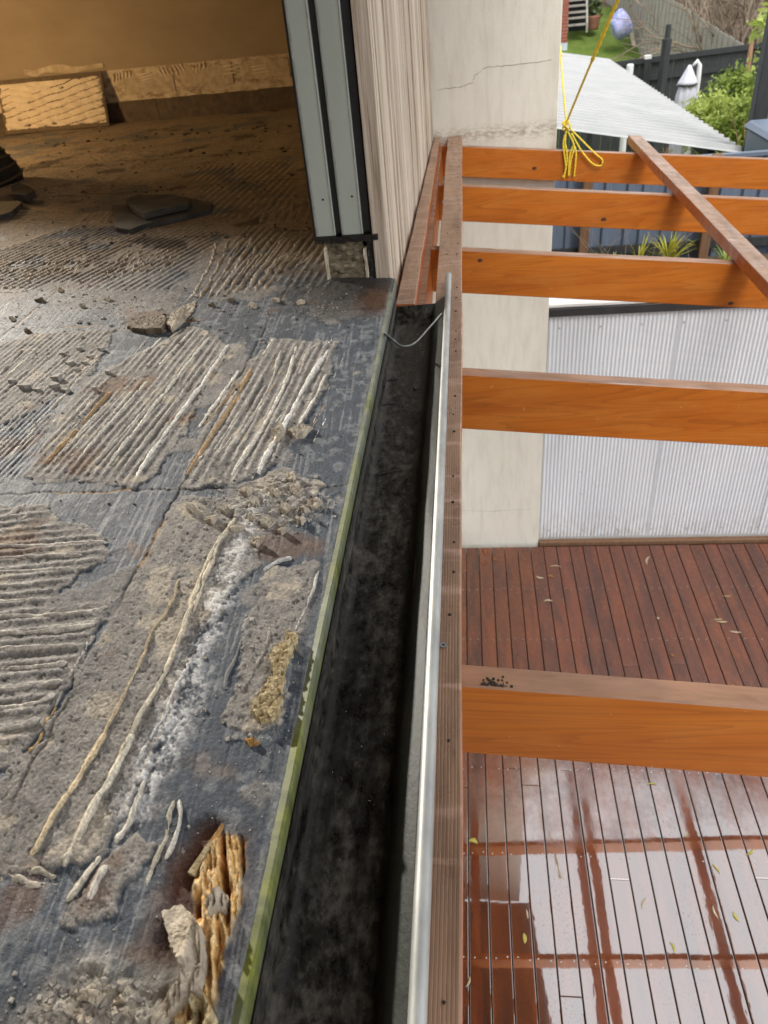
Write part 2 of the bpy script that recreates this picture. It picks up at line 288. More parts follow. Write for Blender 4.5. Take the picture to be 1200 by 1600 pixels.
# ------------------------------------------------------------ numpy noise
def _h(ix,iy,s):
    n=(ix.astype(np.int64)*374761393+iy.astype(np.int64)*668265263+s*1442695041)&0xffffffff
    n=((n^(n>>13))*1274126177)&0xffffffff; return ((n^(n>>16))&0xffffff)/float(0xffffff)
def vn(x,y,s=0):
    ix=np.floor(x); iy=np.floor(y); fx=x-ix; fy=y-iy; fx=fx*fx*(3-2*fx); fy=fy*fy*(3-2*fy)
    a=_h(ix,iy,s); b=_h(ix+1,iy,s); c=_h(ix,iy+1,s); d=_h(ix+1,iy+1,s)
    return (a*(1-fx)+b*fx)*(1-fy)+(c*(1-fx)+d*fx)*fy
def fbm(x,y,sc,o=4,s=0,g=.5):
    t=0; a=1; n=0
    for i in range(o): t=t+a*vn(x*sc+17.3*i,y*sc-9.1*i,s+i); n+=a; a*=g; sc*=2.03
    return t/n
def sst(e0,e1,x): t=np.clip((x-e0)/(e1-e0),0,1); return t*t*(3-2*t)
def inpoly(x,y,poly):
    c=np.zeros(x.shape,bool); n=len(poly); j=n-1
    for i in range(n):
        xi,yi=poly[i]; xj,yj=poly[j]
        c^=((yi>y)!=(yj>y))&(x<(xj-xi)*(y-yi)/(yj-yi+1e-12)+xi); j=i
    return c
def dseg(x,y,path):
    d=np.full(x.shape,1e9)
    for (ax,ay),(bx,by) in zip(path[:-1],path[1:]):
        vx,vy=bx-ax,by-ay; t=np.clip(((x-ax)*vx+(y-ay)*vy)/(vx*vx+vy*vy+1e-12),0,1)
        d=np.minimum(d,np.hypot(x-ax-t*vx,y-ay-t*vy))
    return d
def psdf(x,y,poly):
    d=dseg(x,y,list(poly)+[poly[0]]); return np.where(inpoly(x,y,poly),d,-d)
# ============================================================ ROOM FLOOR (stripped tile bed)
EX=-.2                                      # slab edge
def P(pts): return [FP(*p) for p in pts]
MORT=[P(p) for p in (
 [(-60,790),(70,790),(100,815),(165,830),(185,862),(120,900),(75,955),(130,945),(188,930),(100,1090),(30,1185),(-60,1240)],
 [(285,772),(345,775),(400,790),(425,835),(402,885),(355,935),(310,1010),(275,1100),(222,1220),(160,1345),(60,1372),(-60,1385),(-60,1270),(55,1160),(150,1000),(232,860)],
 [(420,890),(503,876),(490,965),(455,1010),(440,1122),(380,1145),(343,1122),(368,1060),(383,985),(403,930)],
 [(40,745),(130,600),(300,508),(335,520),(365,555),(240,742),(210,762)],
 [(288,745),(330,640),(420,528),(532,535),(502,620),(442,722),(372,757),(285,762)],
 [(50,1640),(85,1565),(140,1530),(205,1540),(250,1640)],
 [(378,765),(440,728),(505,755),(485,805),(430,835),(378,805)],
 [(-60,560),(60,520),(180,515),(150,580),(60,640),(-60,690)],
 [(100,1440),(215,1300),(240,1330),(180,1420),(120,1450)])]
POWD=P([(405,785),(372,860),(345,920),(322,990),(300,1050),(270,1125),(238,1200),(215,1260)])
PIT=P([(352,1296),(386,1312),(383,1400),(352,1480),(338,1560),(330,1660),(262,1660),(275,1540),(300,1450),(296,1380),(318,1320)])
PITD=P([(330,1300),(300,1360),(285,1430),(275,1480)])
JY=[1.02,1.80,2.56,3.34,4.05,4.80]; JX=[-.50,-1.22,-1.95,-2.7]
COMBS=[ # (polygon px, angle of the comb lines in world deg, pitch)
 ([(160,230),(200,225),(190,245),(120,265)], 60,.04)]
COMBW=[(P(p),math.radians(a),w) for p,a,w in COMBS]
def wang(p,q): a,b=FP(*p),FP(*q); return math.atan2(b[1]-a[1],b[0]-a[0])
A1=wang((189,742),(320,569)); A2=wang((400,745),(470,600)); A3=wang((0,1000),(150,985)); A4=wang((400,450),(470,360)); A5=wang((90,1000),(30,1110))
COMBW+=[(MORT[3],A1,.0175),(MORT[4],A2,.0185),(MORT[0],A3,.0205),(MORT[7],A1,.016),(P([(-40,700),(60,560),(130,560),(40,745),(-40,760)]),A1,.0120),
 (P([(330,455),(545,450),(500,365),(380,350)]),A4,.026),(P([(-30,455),(270,455),(360,360),(120,350),(-30,400)]),wang((100,440),(190,395)),.026),(P([(330,345),(470,345),(460,250),(300,262)]),A4,.034),(P([(-30,320),(150,310),(250,235),(60,245)]),wang((20,300),(150,292)),.034)]
def floorfun(x,y):
    n1=fbm(x,y,9,5,1); n2=fbm(x,y,38,4,21); n3=fbm(x,y,150,3,41); nb=fbm(x,y,2.2,4,61); nw=fbm(x,y,60,3,71)
    far=sst(1.75,2.55,y+.6*(nb-.5))
    wx=x+.03*(n1-.5); wy=y+.03*(fbm(x,y,11,4,91)-.5)
    m=np.zeros(x.shape)
    for p in MORT:
        d=psdf(wx,wy,p); m=np.maximum(m,sst(-.0008,.0022,d+.022*(n2-.5)+.008*(n3-.5)))
    nm=fbm(x,y,5.5,5,131)                                    # scattered skins of leftover adhesive
    m=np.maximum(m,sst(.60,.64,nm)*.7*(1-far)); m=np.maximum(m,far*sst(.34,.42,nm))
    edge=sst(.0,.028,(EX-.006)-x)                             # bare strip beside the flashing
    m=m*(.1+.9*sst(.012,.03,(EX)-x+.02*(n2-.5)))
    gv=fbm(x*1.,y*.05,70,2,301); n4=fbm(x,y,330,2,311); n5=vn(x*620,y*620,321)
    scr=sst(.60,.70,fbm(x*1.+.05*y,y*.035,210,2,331))                                       # scraper scratches
    z=m*(.0016+.0010*n2)+.0012*(n1-.5)+m*(.0010*(n3-.5)+.0016*(n4-.5)+.0009*(n5-.5))+m*(1-far)*.0026*(gv-.5)+(1-m)*(.0007*(n4-.5)-.0006*scr*(1-far))
    pitm=sst(.70,.80,fbm(x,y,170,2,341))*m; z-=pitm*.0011
    # tile joints
    jt=np.zeros(x.shape)
    for j in JY: jt=np.maximum(jt,1-sst(.0,.0045+.012*far,np.abs(y-j+.02*(n2-.5)+.03*(nb-.5))))
    for j in JX: jt=np.maximum(jt,1-sst(.0,.0045,np.abs(x-j-.35*0+.010*(n2-.5))))
    jt=jt*sst(.30,.5,fbm(x,y,6,3,151)+.12)
    z-=jt*.0018
    # comb marks
    cm=np.zeros(x.shape); cl=np.zeros(x.shape)
    for p,a,w in COMBW:
        d=sst(-.01,.03,psdf(wx,wy,p)+.03*(n1-.5)); u=(-math.sin(a)*x+math.cos(a)*y)+.012*(nb-.5)+.006*(n1-.5)
        s=.5+.5*np.cos(2*math.pi*u/w); brk=sst(.3,.5,fbm(x,y,14,3,161)+.1)
        cm=np.maximum(cm,d*s**2*brk); cl=np.maximum(cl,d)
    z+=cm*(.0022+.0028*far)
    # general trowel strokes in the far part
    u=(.85*x-.35*y)+.05*nb; st=fbm(u*26,y*1.2+x*.6,1.,3,171); z+=far*.004*(st-.5)*(1-cl)
    # powder
    pw=sst(.034,.004,dseg(x,y,POWD)+.05*(n2-.5)+.02*(n1-.5))
    pw=pw*sst(.34,.60,.45*n2+.25*n3+.2*n4+.1*n5); z+=pw*(.0010+.0004*n4)
    # pit with rotten timber
    d=psdf(x+.012*(n2-.5),y+.012*(n1-.5),PIT); pit=sst(-.002,.006,d)
    fib=1-np.abs(2*fbm(x*2.2+.7*y,y*.45,48,4,181)-1)*1.7
    z=z*(1-pit)+pit*(-.012+.017*fib+.005*(n3-.5))
    rim=sst(.022,.0,np.abs(d))*(1-pit); 
    dr=sst(.030,.004,dseg(x,y,PITD)+.02*(n2-.5))*(1-pit); z-=dr*.007
    # slab lip
    z-=.004*sst(.01,0,EX-x)
    # crumbly areas
    cr=sst(.07,.0,dseg(x,y,P([(390,790),(440,770),(480,790)]))+.04*(n2-.5)); z+=cr*.010*(fbm(x,y,90,3,191)-.35)
    cr2=sst(.06,.0,dseg(x,y,P([(70,1620),(140,1560),(220,1580)]))+.03*(n2-.5)); z+=cr2*.014*(fbm(x,y,70,3,201)-.3)
    # ---- colour
    def C(*c): return np.array(c)[None,:]
    def mixc(a,b,f): f=np.clip(f,0,1)[:,None]; return a*(1-f)+b*f
    brush=fbm(x*1.,y*.12,240,3,211)
    col=mixc(C(.030,.039,.052),C(.095,.112,.136),.55*n1+.45*brush)
    col=mixc(col,C(.25,.26,.27),sst(.56,.68,nw)*.45); col=mixc(col,C(.30,.31,.32),scr*(1-far)*.55*sst(.45,.6,n1))
    mor=mixc(C(.140,.130,.119),C(.365,.342,.312),.5*n2+.5*n3+.12*(n1-.5))
    farc=mixc(C(.150,.120,.090),C(.32,.265,.20),.6*n1+.4*n2)
    mor=mixc(mor,farc,far); col=mixc(col,C(.15,.14,.13),far*.6); col=mixc(col,mor,m)
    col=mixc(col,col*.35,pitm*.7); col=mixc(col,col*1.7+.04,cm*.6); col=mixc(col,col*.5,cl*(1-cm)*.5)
    col=mixc(col,C(.50,.43,.33),sst(.62,.72,fbm(x,y,20,4,221))*m*(1-far)*.55)
    col=mixc(col,C(.82,.81,.79),pw*(.62+.25*n2))
    col=mixc(col,C(.055,.045,.036),jt*.75)
    col=mixc(col,C(.33,.20,.09),jt*sst(.55,.66,fbm(x,y,8,3,231))*(1-far)*.9)
    rust=sst(.66,.74,fbm(x,y,7,4,241))*(1-far); col=mixc(col,C(.16,.075,.03),rust*.5)
    dst=sst(.64,.72,fbm(x,y,4,5,251))*far; col=mixc(col,C(.06,.05,.042),dst*.8)
    # damp black stain beside the door jamb
    a1,b1=FP(560,455); dm=sst(.30,.02,np.hypot((x-a1)*.9,(y-b1))+.10*(n1-.5)); col=mixc(col,C(.020,.018,.017),dm*.92)
    a1,b1=FP(595,470); dm2=sst(.10,.01,np.hypot((x-a1),(y-b1)*.6)+.06*(n1-.5)); col=mixc(col,C(.085,.040,.018),dm2*.85)
    timber=mixc(C(.26,.10,.022),C(.78,.50,.20),sst(.15,.85,fib)); timber=mixc(timber,C(.74,.60,.38),sst(.80,.98,fib+.15*(n3-.5))*.7)
    col=mixc(col,timber,pit); col=mixc(col,C(.075,.028,.012),np.maximum(dr,rim*.25)*.95)
    eb=sst(.018,.006,EX-x+.012*(n2-.5)); col=mixc(col,C(.20,.205,.20)*np.ones((1,3)),eb*.7)
    col=mixc(col,C(.45,.42,.36),cr*sst(.45,.6,n3)*.8); col=mixc(col,C(.42,.37,.29),cr2*.6)
    rough=np.clip(.66+.3*m-.35*dm-.3*dm2,.12,1)
    return z+FZ,col,rough
def setcol(me,col,rough):
    a=me.color_attributes.new('col','FLOAT_COLOR','POINT'); a.data.foreach_set('color',np.concatenate([col,rough[:,None]],1).astype(np.float32).ravel())
# graded grid
ys=[-.45]
while ys[-1]<5.485: ys.append(ys[-1]+ (.00175*max(1,np.hypot(ys[-1],.69)/.85) if ys[-1]>.15 else .012))
ys[-1]=5.485; ys=np.array(ys); NC=600
wid=np.clip(.42+.80*np.maximum(ys,0),.42,4.78); wid=np.where(ys>4.6,4.78,wid)
t=np.linspace(0,1,NC); u=t*.86+.14*t**4
exy=np.where(ys<2.035,EX,-.264); X=exy[:,None]-(wid-(EX-exy))[:,None]*u[None,:]; Yg=np.repeat(ys[:,None],NC,1); xf,yf=X.ravel(),Yg.ravel()
z,col,rg=floorfun(xf,yf); NR=len(ys); print('floor grid',NR,NC)
me=bpy.data.meshes.new('residue_bed'); nv=NR*NC
me.vertices.add(nv); me.vertices.foreach_set('co',np.stack([xf,yf,z],1).astype(np.float32).ravel())
ii=(np.arange(NR-1)[:,None]*NC+np.arange(NC-1)[None,:]).ravel()
q=np.stack([ii,ii+NC,ii+NC+1,ii+1],1).astype(np.int32); nf=len(q)
q=q[:,::-1] if False else q
me.loops.add(nf*4); me.loops.foreach_set('vertex_index',q.ravel()); me.polygons.add(nf)
me.polygons.foreach_set('loop_start',np.arange(nf,dtype=np.int32)*4); me.polygons.foreach_set('use_smooth',np.ones(nf,bool)); me.update(calc_edges=True); me.validate()
setcol(me,col,rg); me.materials.append(M['floor'])
room_floor=MB().box(-5,EX-.004,-2.2,2.03,FZ-.20,FZ-.024).box(-5,-.27,2.031,5.485,FZ-.20,FZ-.025).build('room_floor',M['under'],kind='structure')
bed=bpy.data.objects.new('residue_bed',me); COL.objects.link(bed); bed.parent=room_floor; bed['kind']='stuff'
def floorz(x,y): return floorfun(np.atleast_1d(np.asarray(x,float)),np.atleast_1d(np.asarray(y,float)))[0]
# ---- the adhesive ridges, each its own piece
def ridge(pts,w=.008,h=.007,c=(.55,.48,.37),taper=.08,wob=.0006,world=False,gr=.8,ws=.72):
    w=w*ws; h=h*.78
    pts=[p if world else FP(*p) for p in pts]; pp=np.array(pts); 
    if len(pp)>2:                                            # smooth the control points
        for _ in range(2):
            qn=[pp[0]]
            for a,b in zip(pp[:-1],pp[1:]): qn+=[a*.75+b*.25,a*.25+b*.75]
            pp=np.array(qn+[pp[-1]])
    L=np.r_[0,np.cumsum(np.hypot(*np.diff(pp,axis=0).T))]; n=max(12,int(L[-1]/.005)); s=np.linspace(0,L[-1],n)
    x=np.interp(s,L,pp[:,0]); y=np.interp(s,L,pp[:,1]); tx=np.gradient(x); ty=np.gradient(y); tl=np.hypot(tx,ty); nx,ny=-ty/tl,tx/tl
    sd=random.randint(0,9999); w1=(vn(s*45,s*0+sd,3)-.5)*2*wob; x=x+nx*w1; y=y+ny*w1
    prof=np.sin(np.clip(np.minimum(s,L[-1]-s)/(L[-1]*taper+1e-6),0,1)*math.pi/2)**.6
    hh=h*prof*(.55+.6*vn(s*30,s*0+sd+5,5)+.35*vn(s*110,s*0+sd+6,5)); ww=w*(.35+.65*prof)*(.6+.55*vn(s*38,s*0+sd+9,7)+.35*vn(s*130,s*0+sd+8,7))
    gap=vn(s*14,s*0+sd+3,13); hh=hh*np.where(gap<.10,.5,1)
    zb=floorz(x,y); K=9; V=[];Cc=[]
    for k in range(K):
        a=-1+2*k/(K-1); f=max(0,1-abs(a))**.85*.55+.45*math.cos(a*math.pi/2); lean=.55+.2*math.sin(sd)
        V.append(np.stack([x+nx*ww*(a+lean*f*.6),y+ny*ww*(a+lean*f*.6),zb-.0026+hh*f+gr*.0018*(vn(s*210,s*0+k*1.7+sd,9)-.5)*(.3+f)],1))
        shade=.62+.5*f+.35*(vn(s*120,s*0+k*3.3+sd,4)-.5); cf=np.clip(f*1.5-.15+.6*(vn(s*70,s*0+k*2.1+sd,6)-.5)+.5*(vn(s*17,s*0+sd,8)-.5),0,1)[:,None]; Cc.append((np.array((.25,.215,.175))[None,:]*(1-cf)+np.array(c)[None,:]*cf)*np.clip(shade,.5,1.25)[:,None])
    V=np.stack(V,1).reshape(-1,3); Cc=np.stack(Cc,1).reshape(-1,3)
    fs=[(i*K+k,(i+1)*K+k,(i+1)*K+k+1,i*K+k+1) for i in range(n-1) for k in range(K-1)]
    me=bpy.data.meshes.new('adhesive_ridge'); me.from_pydata(V.tolist(),[],fs); me.update()
    setcol(me,Cc,np.full(len(V),.8))
    return link('adhesive_ridge',me,M['floor'],room_floor,True)
def cr5(*p): return [(x*.5167,380+y*.5167) for x,y in p]
def cr6(*p): return [(x*.4667,760+y*.4667) for x,y in p]
def cr7(*p): return [(x*.4667,1150+y*.4667) for x,y in p]
def crU(*p): return [(x*.41667,200+y*.41667) for x,y in p]
CRM=(.78,.73,.63); GRY=(.52,.48,.42); BRN=(.46,.30,.15); WHT=(.82,.79,.72)
for a,w,h,c in (
 (cr5((110,645),(265,485)),.008,.006,GRY),(cr5((135,675),(240,560),(340,450)),.008,.007,BRN),(cr5((190,640),(420,405)),.007,.007,GRY),
 (cr5((235,665),(450,415)),.007,.007,CRM),(cr5((280,680),(420,530),(545,395)),.008,.007,GRY),(cr5((480,375),(590,260)),.007,.006,CRM),
 (cr5((320,690),(490,470),(640,280)),.008,.008,CRM),(cr5((365,700),(500,530),(620,365)),.007,.007,GRY),(cr5((410,720),(470,620),(600,450),(695,305)),.009,.008,WHT),
 (cr5((505,300),(555,258)),.007,.006,GRY),(cr5((430,345),(495,280)),.007,.006,CRM),(cr5((405,340),(445,290)),.006,.005,GRY),(cr5((550,385),(635,290)),.006,.006,CRM),
 (cr5((20,410),(120,315)),.008,.006,CRM),(cr5((0,400),(70,325)),.007,.006,GRY),(cr5((70,590),(180,480),(300,350)),.009,.005,GRY),(cr5((20,660),(110,560)),.007,.005,CRM),
 (cr5((600,560),(660,480),(725,385)),.008,.007,CRM),(cr5((565,705),(640,590),(700,500),(765,375)),.008,.008,BRN),(cr5((610,560),(690,470),(740,420)),.005,.005,BRN),
 (cr5((640,640),(740,500),(800,390)),.006,.006,GRY),(cr5((685,640),(760,540),(820,440),(855,320)),.008,.007,GRY),(cr5((700,710),(745,640),(800,560),(870,420),(900,310)),.008,.008,CRM),
 (cr5((775,715),(810,640),(850,575),(920,440),(1000,315)),.010,.009,WHT),(cr5((905,550),(950,480),(990,395)),.007,.006,CRM),(cr5((905,400),(930,330),(970,300)),.007,.006,GRY),(cr5((795,340),(830,290)),.006,.005,CRM),
 (cr5((940,560),(1000,430),(1060,300)),.005,.003,GRY)): ridge(a,w,h,c)
for p,hh in (([(-30,205),(170,200),(370,190)],.005),([(-30,247),(150,240),(280,235)],.005),([(-30,293),(250,283)],.005),([(-30,342),(120,332)],.005),([(-30,392),(130,385)],.004),
  ([(-30,442),(200,435),(330,425),(368,400)],.007),([(-30,497),(200,490),(330,465)],.007),([(-30,552),(180,548),(262,535)],.007),([(-30,615),(160,610),(232,592)],.007),
  ([(-30,690),(120,675),(215,658)],.006),([(-30,750),(110,735),(195,700)],.007),([(-30,822),(80,808),(140,782)],.007)):
    ridge(cr6(*p),.0066,hh*1.15,(.50,.46,.40) if hh<.007 else (.58,.53,.46),.06,.0005,gr=.35,ws=.85)
ridge(cr6((600,300),(578,390),(505,500),(470,590),(430,680),(400,750),(340,850),(280,960)),.0042,.008,(.50,.40,.26),.08,.0025,gr=1.5,ws=.85)
ridge(cr7((360,-20),(300,90),(200,240),(150,320),(105,410)),.0075,.008,(.62,.50,.32),.1,.002,gr=1.5,ws=.85)
ridge(cr6((790,100),(765,150),(700,240),(650,370),(600,520),(540,650),(470,780),(390,930)),.0065,.011,(.62,.55,.42),.08,.002,gr=1.5,ws=.85)
ridge(cr6((735,190),(690,300),(640,430)),.006,.010,(.60,.52,.40),.15,.002,gr=1.5,ws=.85)
ridge(cr7((450,-10),(400,90),(340,200),(270,330),(212,445)),.0075,.009,(.66,.60,.48),.08,.002,gr=1.5,ws=.85)
ridge(cr7((492,140),(440,240),(430,300),(380,370)),.006,.009,(.60,.56,.48),.15,.003,gr=1.5,ws=.85)
ridge(cr7((585,205),(550,330),(480,520)),.0065,.006,(.45,.42,.34),.15,.002,gr=1.5,ws=.85)
ridge(cr7((600,205),(605,280),(570,380),(545,420)),.004,.008,(.62,.59,.52),.15,.002,gr=1.5,ws=.85)
ridge(cr7((335,395),(290,470),(215,560)),.007,.007,(.62,.57,.47),.12,.002,gr=1.5,ws=.85)
ridge(cr7((360,430),(320,490),(300,560)),.006,.008,(.56,.52,.45),.15,.002,gr=1.5,ws=.85)
ridge(cr7((-30,480),(60,490),(130,500),(200,515)),.008,.005,(.42,.37,.30),.1,.003,gr=1.5,ws=.85)
ridge(cr7((90,470),(130,440),(190,480)),.006,.006,(.44,.39,.31),.1,.003,gr=1.5,ws=.85)
ridge(cr6((1060,275),(1045,360),(1010,440),(975,500)),.004,.005,(.60,.58,.53),.1,.003,gr=1.5,ws=.85)
ridge(cr6((840,420),(790,560),(735,690)),.004,.005,(.20,.20,.20),.1,.003,gr=1.5,ws=.85)
ridge(cr6((905,465),(880,560),(830,640),(810,700)),.004,.005,(.32,.30,.27),.1,.003,gr=1.5,ws=.85)
ridge(cr6((640,580),(600,650),(560,760),(500,860),(450,950)),.005,.006,(.60,.59,.57),.1,.004,gr=1.5,ws=.85)
ridge(cr6((880,290),(930,255),(985,245)),.007,.008,(.58,.57,.55),.15,.003,gr=1.5,ws=.85)
ridge(cr6((0,120),(50,90),(90,55)),.007,.006,GRY,gr=1.5,ws=.85); ridge(cr6((50,130),(85,110),(110,90)),.006,.006,GRY,gr=1.5,ws=.85)
ridge(cr6((100,900),(140,830),(190,730)),.0045,.006,(.44,.30,.12),.1,.003,gr=1.5,ws=.85)
ridge(cr6((225,655),(290,540),(350,450)),.0045,.004,GRY,.1,.003,gr=1.5,ws=.85)
for i in range(13):    # the coarse comb beside the door jamb
    x0=700+i*36; ridge(crU((x0,655-i*5),(x0+60,575-i*6),(x0+95+i*4,500-i*7),(x0+120+i*6,420-i*2)) if i<9 else crU((x0-30,600-i*6),(x0+60,470)),.010,.008,(.33,.27,.20) if i%3 else (.46,.40,.32),.12,.004)
for i in range(9): ridge(crU((395+i*30,570-i*4),(440+i*30,500-i*3),(490+i*26,455)),.008,.006,(.30,.245,.18),.15,.004)
for i in range(7): ridge(crU((95+i*30,568-i*3),(150+i*30,520-i*3),(190+i*26,490)),.008,.006,(.29,.235,.17),.15,.004)
for i in range(7): ridge(crU((85-i*6,380-i*11),(180,378-i*11),(265+i*3,375-i*11)),.009,.006,(.30,.245,.18),.08,.003)
for i in range(5): ridge(crU((280+i*28,375-i*4),(340+i*24,318-i*3)),.010,.006,(.36,.30,.23),.15,.004)
for i in range(6): ridge(crU((975+i*33,360),(1000+i*33,310),(1030+i*26,262)),.012,.008,(.30,.24,.18),.12,.004)
for i in range(8): ridge(crU((-20,620-i*16),(50,618-i*16),(110+i*6,612-i*15)),.008,.006,(.29,.24,.18),.1,.003)
for i in range(26):    # thin broken combing between the main ridges
    t0=random.random(); bx_=60+t0*320; by_=735-random.random()*60; l=random.uniform(25,110)
    ridge([(bx_,by_),(bx_+l*.62,by_-l*.78)],.005,.0035,random.choice([GRY,CRM,(.33,.30,.26)]),.15,.0015)
for i in range(16):
    bx_=random.uniform(320,500); by_=random.uniform(560,740); l=random.uniform(20,80); ridge([(bx_,by_),(bx_+l*.45,by_-l*.8)],.005,.0035,random.choice([GRY,CRM,BRN]),.15,.0015)
for i in range(14):
    bx_=random.uniform(-10,90); by_=640+i*7; ridge([(bx_-20,by_),(bx_+45,by_-52)],.0045,.003,(.26,.26,.26),.15,.001)
for i in range(18):
    bx_=random.uniform(70,330); by_=random.uniform(960,1240)-(bx_-70)*.6; l=random.uniform(30,100); ridge([(bx_,by_),(bx_-l*.5,by_+l*.86)],.004,.0028,(.40,.37,.32),.2,.0012)
for i in range(8):
    bx_=420+random.uniform(-35,60); by_=random.uniform(900,1000); l=random.uniform(40,110); ridge([(bx_,by_),(bx_-l*.38,by_+l*.92)],.004,.0026,(.40,.38,.34),.2,.0012)
# ---- flakes, torn membrane and crumbs bonded to the floor
def blob(poly,zt,mat,name,parent=None,sub=4,amp=.004,jag=None,base=-.004,**props):
    "irregular lumpy plate grown over a polygon (world xy)"
    pw=np.array(poly); c=pw.mean(0); n=len(pw); sub*=2; FR=[1.0,1.0,.97,.92,.85,.77,.68,.58,.48,.38,.28,.18,.09,.01]; rings=len(FR); V=[];F=[]; m=n*sub
    per=np.array([pw[i]*(1-k/sub)+pw[(i+1)%n]*k/sub for i in range(n) for k in range(sub)]); sd=random.randint(0,999)
    per=per+(np.stack([vn(per[:,0]*300,per[:,1]*300,sd),vn(per[:,0]*300,per[:,1]*300,sd+1)],1)-.5)*amp
    zc=float(floorz(*c)[0])
    for r in range(rings):
        f=FR[r]; q=c+(per-c)*f; zb=floorz(q[:,0],q[:,1])
        h=0 if r==0 else zt(q[:,0],q[:,1])+.35*amp*(vn(q[:,0]*420,q[:,1]*420,sd+3)-.5)+.2*amp*(vn(q[:,0]*900,q[:,1]*900,sd+4)-.5)-(.004 if r==1 else 0); V.append(np.stack([q[:,0],q[:,1],zb+(base if r==0 else 0)+h],1))
    V=np.concatenate(V); F=[(r*m+k,r*m+(k+1)%m,(r+1)*m+(k+1)%m,(r+1)*m+k) for r in range(rings-1) for k in range(m)]+[tuple((rings-1)*m+k for k in range(m))]
    me=bpy.data.meshes.new(name); me.from_pydata(V.tolist(),[],F); me.update(); return link(name,me,mat,parent,False,**props)
lump=lambda a,f=90,s=0:(lambda x,y:a*(.35+1.3*fbm(x,y,f,3,s)))
def tilt(h):
    a=random.uniform(0,6.28); return lambda x,y:.003+h*.5*(1+np.clip((math.cos(a)*(x-x.mean())+math.sin(a)*(y-y.mean()))/(np.ptp(x)+1e-4)*2,-1,1))+.002*(fbm(x,y,160,2,5)-.5)
def ramp_up(px0,px1,h,a=.004):
    (ax,ay),(bx,by)=FP(*px0),FP(*px1); d=np.array([bx-ax,by-ay]); l=d@d
    return lambda x,y:.004+h*np.clip(((x-ax)*d[0]+(y-ay)*d[1])/l,0,1)+a*(fbm(x,y,80,3,5)-.3)
blob(P(cr7((545,595),(600,555),(640,600),(690,680),(690,790),(640,830),(590,740),(560,660))),ramp_up((255,1420),(320,1500),.022),M['flake'],'mortar_flake',room_floor)
blob(P(cr7((560,900),(640,810),(690,800),(680,870),(620,900),(575,960),(500,1010),(520,940))),ramp_up((230,1600),(310,1530),.018),M['flake'],'mortar_flake',room_floor)
blob(P(cr7((650,900),(700,890),(730,960),(700,1010),(640,1010))),lump(.020,60,3),M['foam'],'torn_membrane',room_floor)
blob(P(cr7((700,570),(740,520),(770,540),(750,590),(705,610))),lump(.012,90,4),M['flake'],'mortar_flake',room_floor)
pc=np.array(PIT); 
for i in range(4):
    for _ in range(40):
        x,y=random.uniform(pc[:,0].min(),pc[:,0].max()),random.uniform(pc[:,1].min(),pc[:,1].max())
        if inpoly(np.array([x]),np.array([y]),PIT)[0]: break
    L_=random.uniform(.010,.036); w_=random.uniform(.002,.0055); a_=1.25+random.uniform(-.25,.25); z0=float(floorz(x,y)[0]); up_=random.uniform(.002,.012); dx,dy=math.cos(a_),math.sin(a_)
    q=[]
    for t_,zz,ws_ in ((-.5,-.004,1),(.5,up_,.35)):
        for sx in (-1,1):
            for hz in (0,1): q.append((x+dx*L_*t_-dy*w_*sx*ws_,y+dy*L_*t_+dx*w_*sx*ws_,z0+zz+hz*w_*1.3))
    MB().hexa([q[0],q[2],q[6],q[4],q[1],q[3],q[7],q[5]]).build('timber_splinter',M['rot'] if i%4 else M['foam'],room_floor)
blob(P(cr6((905,590),(930,540),(985,525),(985,560),(960,620),(920,650))),lump(.009,150,6),M['foam'],'torn_membrane',room_floor,amp=.006)
blob(P(cr6((880,700),(910,655),(955,650),(945,700),(890,730))),lump(.009,150,7),M['foam'],'torn_membrane',room_floor,amp=.006)
blob(P(cr6((850,740),(900,715),(945,725),(935,780),(880,800),(850,780))),lump(.010,150,8),M['foam'],'torn_membrane',room_floor,amp=.006)
blob(P(cr6((965,500),(1000,505),(990,545),(960,540))),lump(.007,150,9),M['foam'],'torn_membrane',room_floor,amp=.006)
blob(P(cr6((820,850),(850,845),(870,862),(835,875))),lump(.004,150,9),M['rot'],'torn_membrane',room_floor)
blob(P(cr5((825,580),(850,560),(865,580),(845,605))),lump(.012,90,2),M['flake'],'mortar_flake',room_floor)
blob(P(cr5((870,575),(910,558),(945,562),(920,590),(890,595))),lump(.008,90,2),M['flake'],'mortar_flake',room_floor)
for px,py in ((300,800),(330,815),(352,800),(370,830),(490,790),(470,815),(400,850),(385,770),(400,790),(430,775),(447,800),(418,820),(462,770),(475,800),(395,815),(440,832),(455,750)):
    s=random.uniform(7,13); blob(P([(px+s*math.cos(a)*random.uniform(.7,1.2),py+s*.6*math.sin(a)*random.uniform(.7,1.2)) for a in np.linspace(0,5.2,5)]),tilt(.008),M['flake'],'mortar_flake',room_floor)
for px,py in ((60, 470), (95, 455), (130, 480), (170, 470), (330, 478), (360, 470), (395, 480), (430, 470), (300, 500), (20, 500), (45, 520), (470, 475)):
    s=random.uniform(4,8); blob(P([(px+s*math.cos(a)*random.uniform(.7,1.2),py+s*.45*math.sin(a)*random.uniform(.7,1.2)) for a in np.linspace(0,5.2,6)]),tilt(.007),M['flake'] if px%3 else M['tileback'],'mortar_flake',room_floor)
for px,py,s in ((150,1565,17),(120,1588,14),(190,1568,12),(80,1582,9),(205,1590,12),(140,1600,15)):
    blob(P([(px+s*math.cos(a)*random.uniform(.7,1.2),py+s*.6*math.sin(a)*random.uniform(.7,1.2)) for a in np.linspace(0,5.2,6)]),tilt(.010),M['flake'],'mortar_flake',room_floor)
